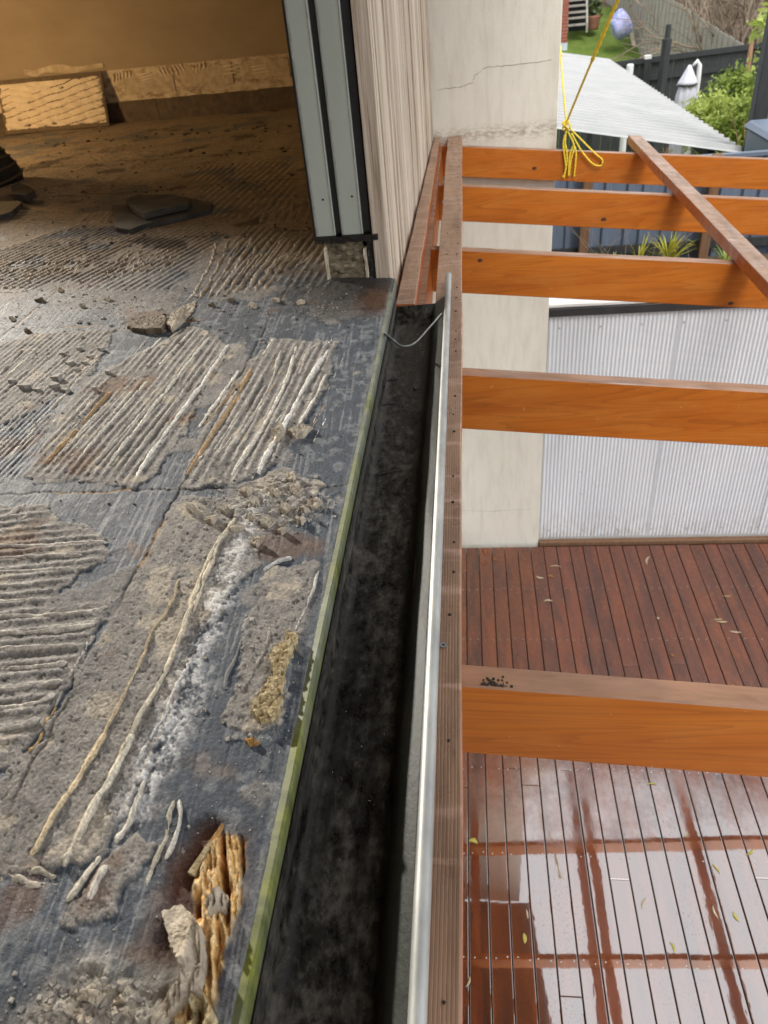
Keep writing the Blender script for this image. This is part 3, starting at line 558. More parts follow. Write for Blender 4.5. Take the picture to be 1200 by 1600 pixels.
# crumbs nobody could count
cb=MB()
def crumb(mb,x,y,z,s):
    p=[(x+s*random.uniform(-1,1),y+s*random.uniform(-1,1),z-.2*s) for _ in range(4)]
    a0=random.uniform(0,6.3); b=[(x+s*math.cos(a0+k*1.57)*random.uniform(.6,1.2),y+s*math.sin(a0+k*1.57)*random.uniform(.6,1.2),z-.2*s) for k in range(4)]
    tp=[(x+(q[0]-x)*random.uniform(.6,1.),y+(q[1]-y)*random.uniform(.6,1.),z+s*random.uniform(.15,.75)) for q in b]; mb.hexa(b+tp)
pts=[]
for c,sp,n in (((430,780),(45,28),330),((90,580),(70,30),120),((140,1570),(70,25),200),((250,700),(230,60),260),((330,960),(60,170),260),((420,560),(120,50),200),((480,470),(90,25),220),((300,340),(160,60),200),((100,440),(120,40),170),((430,1150),(25,50),130),((230,1000),(150,150),260),((300,250),(160,40),140),((120,1420),(80,60),90)):
    pts+=[(random.gauss(c[0],sp[0]),random.gauss(c[1],sp[1])) for _ in range(n)]
def crumbs(mb,pts,s0,s1):
    w=[FP(px,py) for px,py in pts if py>185 and px>-60]
    w=np.array([(x,y) for x,y in w if x<EX-.014 and y<5.4 and not (y>2.02 and x>-.45)]); zz=floorz(w[:,0],w[:,1])
    for (x,y),z in zip(w,zz): crumb(mb,x,y,z,(s0+s1*random.random()**2)*max(1,np.hypot(y,.69)))
pts+=[(random.gauss(220,160),random.gauss(478,14)) for _ in range(420)]; crumbs(cb,pts,.0004,.0014); crumbs(cb,[(random.gauss(410,50),random.gauss(795,24)) for _ in range(240)]+[(random.gauss(130,60),random.gauss(1570,22)) for _ in range(200)]+[(random.gauss(330,50),random.gauss(1000,130)) for _ in range(90)]+[(random.gauss(260,120),random.gauss(500,22)) for _ in range(110)],.0008,.0042)
o=cb.build('mortar_crumbs',M['chip'],room_floor,kind='stuff')
cb=MB()
wj=[]
for j in JY[1:]:
    wj+=[(random.uniform(-2.6,-.48),j+random.gauss(0,.018+.01*j)) for _ in range(70)]
wj=np.array(wj); zj=floorz(wj[:,0],wj[:,1])
for (x,y),z in zip(wj,zj): crumb(cb,x,y,z,(.001+.0035*random.random()**2)*np.hypot(y,.69)*.8)
crumbs(cb,[(random.uniform(-20,560),random.choice([random.uniform(200,470),random.uniform(200,800)])) for _ in range(420)],.0008,.0017)
cb.build('dark_grit',M['moist'],room_floor,kind='stuff')
# ============================================================ ROOM SHELL
MB().box(-5.2,-.26,5.49,5.7,FZ-.3,CZ+1.75).build('back_wall',M['backwall'],kind='structure')
bwall=bpy.data.objects['back_wall']
MB().box(-5.2,-5.0,-2.2,5.49,FZ-.3,CZ+1.75).build('side_wall',M['ceil'],kind='structure')
MB().box(-5.2,.30,-2.4,-2.2,FZ-.3,CZ+1.75).build('rear_wall',M['ceil'],kind='structure')
MB().box(-5.2,-.26,-2.2,5.7,CZ+1.75,CZ+1.85).build('ceiling',M['ceil'],kind='structure')
MB().box(-.405,-.262,2.135,5.49,FZ-.1,CZ+1.75).build('house_wall',M['ceil'],kind='structure')
MB().box(-.405,-.262,-2.2,2.135,CZ+1.45,CZ+1.749).build('door_lintel',M['wallext'],kind='structure')
MB().box(-.60,-.225,-2.4,4.38,-.05,FZ-.203).build('lower_house_wall',M['wallext'],kind='structure')
MB().hexa([(-.30,-2.4,CZ+1.86),(1.25,-2.4,CZ+1.86),(.56,4.40,CZ+1.86),(-.30,4.40,CZ+1.86),(-.30,-2.4,CZ+1.93),(1.25,-2.4,CZ+1.93),(.56,4.40,CZ+1.93),(-.30,4.40,CZ+1.93)]).build('eaves_soffit',M['brownpost'],kind='structure')
MB().hexa([(1.253,-2.4,CZ+1.84),(1.283,-2.4,CZ+1.84),(.593,4.40,CZ+1.84),(.563,4.40,CZ+1.84),(1.253,-2.4,CZ+2.05),(1.283,-2.4,CZ+2.05),(.593,4.40,CZ+2.05),(.563,4.40,CZ+2.05)]).build('fascia_board',M['brownpost'],kind='structure')
# base of the back wall: bared upstand and trowel marks
up=MB()
for i in range(40):
    x0=-5+i*.118; h=.122+.005*random.random(); up.box(x0,x0+.118,5.472+.004*random.random(),5.492,FZ-.02,FZ+h)
up.build('membrane_upstand',simple('dark_upstand',(.05,.035,.024),(.12,.085,.055),18,.7,bump=.5,bd=.006),bwall)
def wallsmear(px,py,n,dx,dy,l,ang,w=.006):
    for i in range(n):
        p=hit(px+dx*i,py+dy*i,1,5.488); q=[(p[0]+l*k/5*math.cos(ang)+.004*random.uniform(-1,1),5.487,p[2]+l*k/5*math.sin(ang)) for k in range(6)]
        MB().tube(q,[w*.4,w,w*1.1,w,w*.8,w*.3],6).build('adhesive_smear',M['thinset'],bwall,True)
wallsmear(178,128,6,5,-1,.05,1.35); wallsmear(255,122,7,6,-1,.07,1.9); wallsmear(215,118,3,2,4,.10,.1); wallsmear(390,105,3,2,5,.13,.05); wallsmear(300,118,4,6,-2,.06,1.2); wallsmear(345,104,3,1,6,.12,.02)
for (xa,xb,za,zb) in ((-2.25,-1.9,.16,.27),(-1.85,-1.5,.17,.28),(-1.42,-1.12,.18,.29),(-2.9,-2.35,.32,.36)):
    pl=[(xa+(xb-xa)*t_,za+.012*random.uniform(-1,1)) for t_ in np.linspace(0,1,9)]+[(xa+(xb-xa)*t_,zb+.015*random.uniform(-1,1)) for t_ in np.linspace(1,0,9)]
    MB().add([(x,5.4905,FZ+z_) for x,z_ in pl]+[(x,5.4835,FZ+z_) for x,z_ in pl],[tuple(range(18,36))]+[(i,(i+1)%18,18+(i+1)%18,18+i) for i in range(18)]).build('adhesive_patch',simple('adhesive_patch',(.34,.27,.18),(.56,.48,.36),26,.85,bump=.5,bd=.004),bwall)
# ---- work lamp standing out of frame on the left, the source of the amber glow
LAMP_W,BULB_W=1500,58
lp=(-4.55,4.75,FZ)
lamp=thing('work_lamp','tripod floodlight standing in the far corner of the stripped room','lamp',loc=lp)
LH=1.6
MB().tube([(0,0,.03),(0,0,LH-.10)],.012).build('pole',M['blackpaint'],lamp)
for k_ in range(3):
    a=k_*2.094; MB().tube([(0,0,.30),(.26*math.cos(a),.26*math.sin(a),.010)],.009).build('leg',M['blackpaint'],lamp)
ld=Vector((-.42-lp[0],.50-lp[1],-LH)).normalized(); lx=ld.cross(Vector((0,0,1))).normalized(); lz=lx.cross(ld)
hd=MB(); hc=Vector((0,0,LH)); q_=[]
for sgn,wd,ht in ((-.16,.07,.05),(-.03,.12,.09)):
    for a,b in ((-1,-1),(1,-1),(1,1),(-1,1)): q_.append(tuple(hc+ld*sgn+lx*wd*a+lz*ht*b))
hd.hexa(q_); head=hd.build('lamp_head',M['blackpaint'],lamp)
gl=MB(); gl.add([tuple(hc+ld*-.028+lx*.105*a+lz*.075*b) for a,b in ((-1,-1),(1,-1),(1,1),(-1,1))],[(0,1,2,3)]); gl.build('lens',M['glow'],head)
ll=bpy.data.lights.new('flood_light','SPOT'); ll.energy=LAMP_W; ll.color=(1,.94,.84); ll.shadow_soft_size=.07; ll.spot_size=math.radians(34); ll.spot_blend=1.0
lo=bpy.data.objects.new('flood_light',ll); COL.objects.link(lo); lo.parent=lamp; lo.location=hc; lo.rotation_euler=(-ld).to_track_quat('Z','Y').to_euler()
tb=thing('trouble_lamp','small amber trouble lamp on a short stand behind the striped bundle','lamp',loc=(-3.18,4.15,FZ))
MB().tube([(0,0,.005),(0,0,.02),(0,0,.021),(0,0,.42)],[.07,.07,.016,.014],12).build('stand',M['blackpaint'],tb)
bm=bmesh.new(); bmesh.ops.create_icosphere(bm,subdivisions=2,radius=.035); bmesh.ops.translate(bm,verts=bm.verts,vec=(0,0,.485)); me=bpy.data.meshes.new('bulb'); bm.to_mesh(me); bm.free(); link('bulb',me,M['glow'],tb,True)
l2=bpy.data.lights.new('bulb_light','POINT'); l2.energy=BULB_W; l2.color=(1,.62,.27); l2.shadow_soft_size=.05
lo=bpy.data.objects.new('bulb_light',l2); COL.objects.link(lo); lo.parent=tb; lo.location=(0,0,.485)
# ============================================================ DOOR JAMB, KERB BLOCK, CLADDING
jy=2.05; jb=CZ-.572; jt_=CZ+1.45
jamb=thing('sliding_door_jamb','sage grey aluminium sliding door jamb with black seals','door frame',loc=(-.33,jy+.05,jb))
def J(mb): return rel(mb,(-.33,jy+.05,jb))
for x0,x1,hx,hz in ((-.410,-.356,-.378,.095),(-.339,-.281,-.300,.098)):
    st=J(MB().box(x0,x1,jy,jy+.07,jb,jt_)).build('stile',M['alu'],jamb,bevel=.0015)
    MB().tube([(hx+.33,-.0505,hz),(hx+.33,-.042,hz)],.0032,8).build('screw_hole',M['rubber'],st)
    J(MB().box(x0+.003,x0+.007,jy-.0012,jy+.001,jb+.001,jt_)).build('sealing_lip',M['zinc'],st)
    J(MB().box(x1-.004,x1-.0015,jy-.0014,jy+.001,jb+.001,jt_)).build('sealing_lip',M['zinc'],st)
J(MB().box(-.3575,-.3375,jy+.012,jy+.075,jb+.004,jt_)).build('black_seal',M['rubber'],jamb)
J(MB().box(-.2805,-.252,jy+.010,jy+.08,jb+.0035,jt_)).build('black_seal',M['rubber'],jamb)
J(MB().box(-.416,-.411,jy+.004,jy+.075,jb+.002,jt_)).build('black_seal',M['rubber'],jamb)
foot=MB()
N_=14
for i in range(N_): foot.box(-.415+i*.0125,-.415+(i+1)*.0125,jy-.006-.006*random.random(),jy+.085,jb-.014-.005*random.random(),jb-.0005)
J(foot).build('bitumen_strip',M['bitumen'],jamb)
# masonry block under the jamb
def rough_box(x0,x1,y0,y1,z0,z1,n=9,a=.006,seed=0):
    bm=bmesh.new(); bmesh.ops.create_grid(bm,x_segments=1,y_segments=1,size=.5); bm.free()
    mb=MB(); 
    g=lambda i,j,k:(x0+(x1-x0)*i/n,y0+(y1-y0)*j/n,z0+(z1-z0)*k/n)
    idx={}
    def vid(i,j,k):
        if (i,j,k) not in idx:
            x,y,z_=g(i,j,k); r=random.Random(hash((i,j,k,seed))&0xffffff); c=((x0+x1)/2,(y0+y1)/2,(z0+z1)/2)
            e=(i in(0,n))+(j in(0,n))+(k in(0,n)); f=a*r.uniform(-1,.4)*(1+.5*(e-1))
            d=Vector((x-c[0],y-c[1],z_-c[2])).normalized()*f
            idx[(i,j,k)]=len(mb.v); mb.v.append((x+d.x,y+d.y,z_+(d.z if k not in(0,n) else 0)))
        return idx[(i,j,k)]
    for i in range(n):
        for j in range(n):
            mb.f+=[(vid(0,i,j),vid(0,i,j+1),vid(0,i+1,j+1),vid(0,i+1,j)),(vid(n,i,j),vid(n,i+1,j),vid(n,i+1,j+1),vid(n,i,j+1)),
                   (vid(i,0,j),vid(i+1,0,j),vid(i+1,0,j+1),vid(i,0,j+1)),(vid(i,n,j),vid(i,n,j+1),vid(i+1,n,j+1),vid(i+1,n,j)),
                   (vid(i,j,0),vid(i,j+1,0),vid(i+1,j+1,0),vid(i+1,j,0)),(vid(i,j,n),vid(i+1,j,n),vid(i+1,j+1,n),vid(i,j+1,n))]
    return mb
blk=thing('masonry_kerb_block','crumbling stained masonry block under the door jamb','masonry block',loc=(-.33,jy+.05,FZ))
rel(rough_box(-.392,-.283,jy+.002,jy+.09,FZ-.012,FZ+.052,9,.006,1),(-.33,jy+.05,FZ)).build('block_course',M['block'],blk)
rel(rough_box(-.388,-.286,jy+.004,jy+.09,FZ+.053,jb-.016,9,.005,2),(-.33,jy+.05,FZ)).build('block_course',M['block'],blk)
rel(rough_box(-.394,-.385,jy-.004,jy+.03,FZ-.01,FZ+.085,6,.004,3),(-.33,jy+.05,FZ)).build('mortar_smear',M['thinset'],blk)
rel(rough_box(-.285,-.276,jy-.004,jy+.03,FZ-.01,FZ+.08,6,.004,4),(-.33,jy+.05,FZ)).build('mortar_smear',M['thinset'],blk)
rel(rough_box(-.274,-.243,jy+.006,jy+.085,FZ-.01,jb-.004,6,.003,5),(-.33,jy+.05,FZ)).build('bitumen_sheet',M['bitumen'],blk)
# cladding: grooved boards, each strip on its own
clad=thing('grooved_timber_cladding','pale bare timber wall cladding with vertical grooves beside the pergola','cladding',loc=(-.23,2.05,CZ-.82))
cx=lambda y:-.214+(y-2.05)*.0182
y=2.045; i=0
while y<4.395:
    w_=random.choice([.032,.045,.06,.038,.085,.024]); y1=min(y+w_,4.398); z0=CZ-1.25; d=.007*random.random()
    p=[(-.256,y+.0028,z0),(cx(y)-d,y+.0028,z0),(cx(y1)-d,y1-.0028,z0),(-.256,y1-.0028,z0)]
    rel(MB().hexa(p+[(a,b,CZ+1.75) for a,b,_ in p]),(-.23,2.05,CZ-.82)).build('cladding_board',M['clad'],clad,bevel=.0012); y=y1; i+=1
rel(MB().box(-.2605,-.2565,2.06,4.397,CZ-1.2,CZ+1.74),(-.23,2.05,CZ-.82)).build('building_wrap',M['under'],clad)
# ============================================================ FLASHING AND GUTTER
fl=MB(); n=60
for a in range(n+1):
    yy=-1.2+a*(3.22)/n; w_=.0005*math.sin(a*.7)+.0003*random.uniform(-1,1); 
    fl.v+=[(EX-.012,yy,FZ-.0018),(EX+w_,yy,FZ+.0015),(EX+.0025+w_,yy,FZ-.004),(EX+.0015,yy,FZ-.020),(EX-.0005,yy,FZ-.034),(EX-.004,yy,FZ-.034),(EX-.003,yy,FZ-.006)]
for a in range(n): fl.f+=[(a*7+k,a*7+(k+1)%7,(a+1)*7+(k+1)%7,(a+1)*7+k) for k in range(7)]
fl.f+=[tuple(range(6,-1,-1)),tuple(n*7+k for k in range(7))]
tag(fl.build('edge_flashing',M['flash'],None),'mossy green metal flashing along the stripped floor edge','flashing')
gut=thing('roof_gutter','dirty galvanised gutter with black silt between the floor edge and batten','gutter',loc=(-.13,.4,CZ-.78))
G=lambda mb:rel(mb,(-.13,.4,CZ-.78))
prof=[(-.199,-.724),(-.1985,-.768),(-.193,-.7755),(-.18,-.777),(-.14,-.778),(-.115,-.777),(-.102,-.773),(-.096,-.764),(-.0925,-.750),(-.088,-.741),(-.078,-.733),(-.067,-.727),(-.0625,-.724)]
prof2=prof+[(x+.0012*(1 if i>6 else 0),z-.0014) for i,(x,z) in list(enumerate(prof))[::-1]]
ysg=list(np.linspace(-1.2,1.97,160))
gm=MB(); 
for yy in ysg: gm.v+=[(x+(.0012*math.sin(yy*9)+.0008*math.sin(yy*31) if 3<k_<10 else 0),yy,CZ+z_+.0006*math.sin(yy*23+k_)) for k_,(x,z_) in enumerate(prof2)]
n=len(prof2); gm.f+=[(i*n+k_,i*n+(k_+1)%n,(i+1)*n+(k_+1)%n,(i+1)*n+k_) for i in range(len(ysg)-1) for k_ in range(n)]
gm.f+=[tuple(range(n)),tuple((len(ysg)-1)*n+k_ for k_ in range(n))]
G(gm).build('trough',M['gutter'],gut,True)
G(MB().tube([(-.0562,-1.2+i*.0277,CZ-.7225+.0005*math.sin(i*.7)+.0006*random.uniform(-1,1)) for i in range(121)],.0086,14)).build('rolled_bead',M['zinc'],gut,True)
E_=([(x,1.9705,CZ+z_) for x,z_ in prof]+[(x,1.9715,CZ+z_) for x,z_ in prof],0); G(MB().hexa([(-.197,1.925,CZ-.7785),(-.096,1.925,CZ-.7785),(-.093,1.930,CZ-.7785),(-.197,1.930,CZ-.7785),(-.197,1.967,CZ-.748),(-.070,1.967,CZ-.744),(-.070,1.972,CZ-.745),(-.197,1.972,CZ-.749)])).build('end_stop',M['gutter'],gut)
st=[hit(600,520,0,-.196),hit(612,530,2,CZ-.752),hit(628,541,2,CZ-.762),hit(648,536,2,CZ-.757),hit(668,515,2,CZ-.742),hit(690,490,2,CZ-.726)]
sp=[Vector(p) for p in st]; path=[]
for i in range(len(sp)-1):
    p0,p1,p2,p3=sp[max(i-1,0)],sp[i],sp[i+1],sp[min(i+2,len(sp)-1)]
    for k_ in range(6):
        t_=k_/6; path.append(.5*((2*p1)+(p2-p0)*t_+(2*p0-5*p1+4*p2-p3)*t_**2+(3*p1-p0-3*p2+p3)*t_**3))
path.append(sp[-1])
G(MB().tube(path,.0023,8)).build('strap',M['zinc'],gut,True)
G(MB().tube([p+Vector((.002,-.006,.003)) for p in path[:16]],.0018,6)).build('strap',M['zinc'],gut,True)
# water beads and silt grains along the trough
wb=MB(); ico=bmesh.new(); bmesh.ops.create_icosphere(ico,subdivisions=1,radius=1); iv=[tuple(v.co) for v in ico.verts]; if_=[tuple(v.index for v in f.verts) for f in ico.faces]; ico.free()
for _ in range(420):
    yy=random.uniform(.35,1.75); x=random.gauss(-.107,.008) if random.random()<.75 else random.uniform(-.175,-.1); x=min(max(x,-.185),-.101); r=random.uniform(.0004,.0011)
    wb.add([(x+a*r,yy+b*r,CZ-.7765+.002*max(0,(x+.11)/.01)+c*r*.6) for a,b,c in iv],if_)
G(wb).build('water_beads',M['water'],gut,True,kind='stuff')
sb_=MB()
for _ in range(700):
    yy=random.uniform(.2,1.9); x=random.uniform(-.192,-.104); r=random.uniform(.0004,.0011)*(1 if random.random()<.95 else 1.6)
    sb_.add([(x+a*r*random.uniform(.7,1.2),yy+b*r*1.4,CZ-.7775+c*r*.7) for a,b,c in iv],if_)
G(sb_).build('silt_grains',M['bitumen'],gut,kind='stuff')
def leaf_mesh(L,w,curl=.25,n=7,bend=.2):
    mb=MB()
    for i in range(n+1):
        t_=i/n; hw=w*math.sin(math.pi*min(1,t_*.97+.02))**.8*.5; x=bend*L*(t_-.5)**2*2; y_=(t_-.5)*L; z_=curl*L*((t_-.5)**2)
        mb.v+=[(x-hw,y_,z_+.25*hw),(x,y_,z_),(x+hw,y_,z_+.25*hw)]
    mb.f=[(3*i+k_,3*i+k_+1,3*i+4+k_,3*i+3+k_) for i in range(n) for k_ in (0,1)]; return mb
def put_leaf(name,p,L,w,ang,mat,label,cat,group,curl=.12,bend=.3,solid=.0006):
    mb=leaf_mesh(L,w,curl,7,bend); nv_=len(mb.v); vs=list(mb.v); fs=list(mb.f)
    mb.v=[(a,b,c+.0004) for a,b,c in vs]+[(a,b,c+.0004+solid) for a,b,c in vs]; mb.f=[f[::-1] for f in fs]+[tuple(i+nv_ for i in f) for f in fs]
    ring=[3*i for i in range(8)]+[23]+[3*i+2 for i in range(7,-1,-1)][1:]+[1]; ring=[0]+[3*i for i in range(1,8)]+[22]+[3*i+2 for i in range(7,-1,-1)]+[1]
    mb.f+=[(ring[i],ring[(i+1)%len(ring)],ring[(i+1)%len(ring)]+nv_,ring[i]+nv_) for i in range(len(ring))]
    o=mb.build(name,mat,None,True); o.location=p; o.rotation_euler=(0,0,ang)
    a=o.data.attributes.new('tint','FLOAT','POINT'); a.data.foreach_set('value',[random.random()]*len(o.data.vertices)); return tag(o,label,cat,group)
dk=simple('sodden_leaf',(.008,.007,.006),(.02,.016,.012),60,.5)
for px,py,L,w,a in ((602,738,.045,.009,-1.2),(600,632,.04,.006,-1.4),(648,607,.014,.010,.3),(600,594,.03,.010,-1.3),(665,545,.022,.004,-1.0),(642,815,.016,.006,-1.3)):
    p=hit(px,py,2,CZ-.7765); put_leaf('sodden_leaf',(min(max(p[0],-.18),-.112),p[1],CZ-.7768),L,w,a,dk,'black sodden leaf stuck to the gutter bottom','leaf','leaves in the gutter')
# ============================================================ DECK
deck=thing('timber_deck','wet reddish merbau deck of narrow boards below the pergola','deck',loc=(1.3,1.5,0))
TH=.019; PIT_=.0945; BW=.0895
def D(mb): return rel(mb,(1.3,1.5,0))
X0=-.20; nb=38; JO=[y for y in np.arange(-1.86,4.36,.48)]
cuts_known={1:[2.34],9:[1.87],6:[1.36],3:[],5:[2.36],12:[3.2],15:[3.22],16:[1.9],20:[2.9]}
nails=MB(); bmesh_cache={}
def board(x,y0,y1,z):
    key=round(y1-y0,3)
    if key not in bmesh_cache:
        m=MB().box(-BW/2,BW/2,-(y1-y0)/2,(y1-y0)/2,-TH,0).mesh('deck_board'); bm=bmesh.new(); bm.from_mesh(m)
        ed=[e for e in bm.edges if abs(e.verts[0].co.z)<1e-6 and abs(e.verts[1].co.z)<1e-6]
        bmesh.ops.bevel(bm,geom=ed,offset=.0028,segments=2,affect='EDGES',profile=.5); bmesh.ops.recalc_face_normals(bm,faces=bm.faces); bm.to_mesh(m); bm.free(); m.materials.append(M['deck']); bmesh_cache[key]=m
    o=bpy.data.objects.new('deck_board',bmesh_cache[key]); COL.objects.link(o); o.parent=deck; o.location=(x-1.3,(y0+y1)/2-1.5,z); o.rotation_euler=(random.gauss(0,.0004),random.gauss(0,.0045),0); return o
for i in range(nb):
    x=X0+i*PIT_; cs=cuts_known.get(i) 
    if cs is None: cs=[random.choice(JO[5:12])+.24*0] if random.random()<.55 else []
    e=[-2.0]+sorted(cs)+[4.36]
    for a,b in zip(e[:-1],e[1:]): board(x,a+.0006,b-.0006,-.0005*random.random())
    for jy_ in JO[3:]:
        for s_ in (-.026,.026):
            if random.random()<.92:
                c=(x+s_+random.uniform(-.004,.004),jy_+random.uniform(-.008,.008)); r=.0036
                nails.add([(c[0]+r*math.cos(k_*math.pi/4),c[1]+r*math.sin(k_*math.pi/4),.0004) for k_ in range(8)]+[(c[0],c[1],.0009)],[(k_,(k_+1)%8,8) for k_ in range(8)])
D(nails).build('nail_heads',M['nail'],deck,kind='stuff')
for jy_ in JO: D(MB().box(X0-.05,3.34,jy_-.022,jy_+.022,-.14,-TH-.002)).build('joist',M['joist'],deck)
MB().add([(-60,-40,-.3),(60,-40,-.3),(60,7.5,-.3),(-60,7.5,-.3)],[(0,1,2,3)]).build('ground',M['soil'],kind='structure')
# ============================================================ WING WALL, CORRUGATED WALL
col_=thing('rendered_wing_wall','cracked cream rendered wall at the end of the pergola','wall',loc=(.1,4.5,-.1))
Cc=lambda mb:rel(mb,(.1,4.5,-.1))
wy=4.405
Cc(MB().box(-.60,.478,wy,wy+.32,-.28,CZ+1.84)).build('wall_panel',M['render'],col_,bevel=.004)
def crack(pts,w=.0011):
    q=[hit(px,py,1,wy-.0004) for px,py in pts]; pp=[]
    for a,b in zip(q[:-1],q[1:]):
        for k_ in range(5): pp.append(a+(b-a)*k_/5+np.array([random.uniform(-.004,.004),0,random.uniform(-.004,.004)]))
    pp.append(q[-1]); Cc(MB().tube(pp,[w*random.uniform(.5,1.3) for _ in pp],5)).build('crack',M['darkcrack'],col_)
crack([(684,140),(715,136),(738,130),(742,118),(758,106),(790,102),(840,98),(862,93)]); crack([(722,797),(770,799),(828,796)],.0008)
cw=thing('corrugated_steel_wall','white fine-ribbed corrugated steel wall with black capping behind the deck','corrugated wall',loc=(1.9,4.44,0))
Q=lambda mb:rel(mb,(1.9,4.44,0))
ct=CZ-1.785; sh=MB(); pit=.0245; seg=8; nn=int((3.40-.484)/pit*seg)
for i in range(nn+1):
    x=.484+i*pit/seg; yy=4.432+.0045*math.cos(i/seg*2*math.pi); sh.v+=[(x,yy,.035),(x,yy,ct)]
sh.f=[(2*i,2*i+2,2*i+3,2*i+1) for i in range(nn)]
Q(sh).build('corrugated_sheet',M['corr'],cw,True)
for xl in (1.262,2.03): Q(MB().box(xl,xl+.003,4.4245,4.430,.036,ct-.014)).build('sheet_lap',M['corr'],cw)
for xl in np.arange(.55,3.3,.245):
    for zz in (.10,ct-.09): Q(MB().tube([(xl,4.4285,zz),(xl,4.4245,zz)],.006,8)).build('screw',M['zinc'],cw)
Q(MB().box(.484,3.4,4.445,4.49,.0,ct-.01)).build('stud_frame',M['white'],cw)
Q(MB().box(.481,3.4,4.415,4.50,ct-.012,ct+.040)).build('black_capping',M['blackpaint'],cw,bevel=.002)
Q(MB().box(.481,3.4,4.425,4.62,ct+.042,ct+.062)).build('white_coping',M['white'],cw,bevel=.003)
Q(MB().box(.50,3.4,4.66,4.82,ct+.02,ct+.075)).build('white_coping',M['white'],cw,bevel=.003)
Q(MB().box(.481,3.4,4.385,4.428,-.02,.018)).build('timber_plinth',M['brownpost'],cw,bevel=.003)
for _ in range(26):
    px,py=random.uniform(860,1195),random.uniform(500,830); p=hit(px,py,1,4.4266); r=random.uniform(.0012,.003)
    Q(MB().add([(p[0]+a*r,4.428+b*.0015,p[2]+c*r*1.6) for a,b,c in iv],if_)).build('dirt_fleck',M['brownpost'],cw)
# ============================================================ PERGOLA
perg=thing('pergola','orange stained pine pergola of sloping rafters with reeded battens','pergola',loc=(1.5,2.0,0))
Pg=lambda mb:rel(mb,(1.5,2.0,0))
SL=.110; RT=lambda x:CZ-.795-SL*(x+.03)
RY=[-.225,.721,1.673,2.622,3.524,4.388]     # far faces of the rafters
def rafter(yf,x0=-.125,x1=3.36,th=.040,dp=.150):
    n=24; mb=MB(); c=.0025
    for i in range(n+1):
        x=x0+(x1-x0)*i/n; t_=RT(x); w_=.0008*math.sin(i*1.3+yf*5)
        mb.v+=[(x,yf-th+w_,t_-dp+c),(x,yf-th+c+w_,t_-dp),(x,yf-c+w_,t_-dp),(x,yf+w_,t_-dp+c),(x,yf+w_,t_-c),(x,yf-c+w_,t_),(x,yf-th+c+w_,t_),(x,yf-th+w_,t_-c)]
    mb.f=[(i*8+k_,i*8+(k_+1)%8,(i+1)*8+(k_+1)%8,(i+1)*8+k_) for i in range(n) for k_ in range(8)]+[tuple(range(7,-1,-1)),tuple(n*8+k_ for k_ in range(8))]
    return Pg(mb).build('rafter',M['rafter'],perg)
rafters=[rafter(y) for y in RY]
def knot(px,py,yf,r):
    p=hit(px,py,1,yf-.0403); Pg(MB().add([(p[0]+r*1.5*math.cos(a),yf-.0403-.0006,p[2]+r*math.sin(a)) for a in np.linspace(0,5.8,12)]+[(p[0]+r*1.9*math.cos(a),yf-.039,p[2]+r*1.3*math.sin(a)) for a in np.linspace(0,5.8,12)],
        [tuple(range(12))]+[(i,(i+1)%12,12+(i+1)%12,12+i) for i in range(12)])).build('knot',M['knot'],perg)
M['knot']=simple('pine_knot',(.035,.012,.005),(.10,.03,.009),120,.6)
for a in ((1142,474,RY[3],.006),(943,343,RY[4],.008),(750,407,RY[3],.005),(835,263,RY[5],.007)): knot(*a)
def batten(xl,xr,xl2,xr2,y0,y1,zt,h=.042,reeds=17,sl=0.,name='batten'):
    prof=[(0,-h),(0,-.0015)]
    for k_ in range(reeds): 
        a=.02+.96*k_/reeds; b=.96/reeds; prof+=[(a+b*.15,0),(a+b*.72,0),(a+b*.86,-.00025)]
    prof+=[(1,-.0015),(1,-h)]
    mb=MB(); n=30
    for i in range(n+1):
        t_=i/n; yy=y0+(y1-y0)*t_; a=xl+(xl2-xl)*t_; b=xr+(xr2-xr)*t_; wv=.0009*math.sin(i*.9)+.0006*math.sin(i*2.3)
        mb.v+=[(a+(b-a)*u_+wv,yy,zt+z_-sl*(u_-.5)*(b-a)) for u_,z_ in prof]
    m_=len(prof); mb.f=[(i*m_+k_,i*m_+(k_+1)%m_,(i+1)*m_+(k_+1)%m_,(i+1)*m_+k_) for i in range(n) for k_ in range(m_)]+[tuple(range(m_-1,-1,-1)),tuple(n*m_+k_ for k_ in range(m_))]
    return Pg(mb).build(name,M['batten'],perg)
b1=batten(-.0895,-.0203,-.0945,-.0188,-1.2,4.40,CZ-.750)
b2=batten(-.203,-.149,-.166,-.136,1.99,4.40,CZ-.750,reeds=6)
Pg(MB().hexa([(-.180,1.99,CZ-.95),(-.127,1.99,CZ-.95),(-.127,4.40,CZ-.95),(-.162,4.40,CZ-.95),(-.180,1.99,CZ-.793),(-.127,1.99,CZ-.793),(-.127,4.40,CZ-.793),(-.162,4.40,CZ-.793)])).build('ledger',M['rafter'],perg)
for xc in (.922,1.80,2.68):
    batten(xc-.035,xc+.035,xc-.035,xc+.035,-1.2 if xc>1 else -1.2,4.62,RT(xc)+.0435,sl=SL)
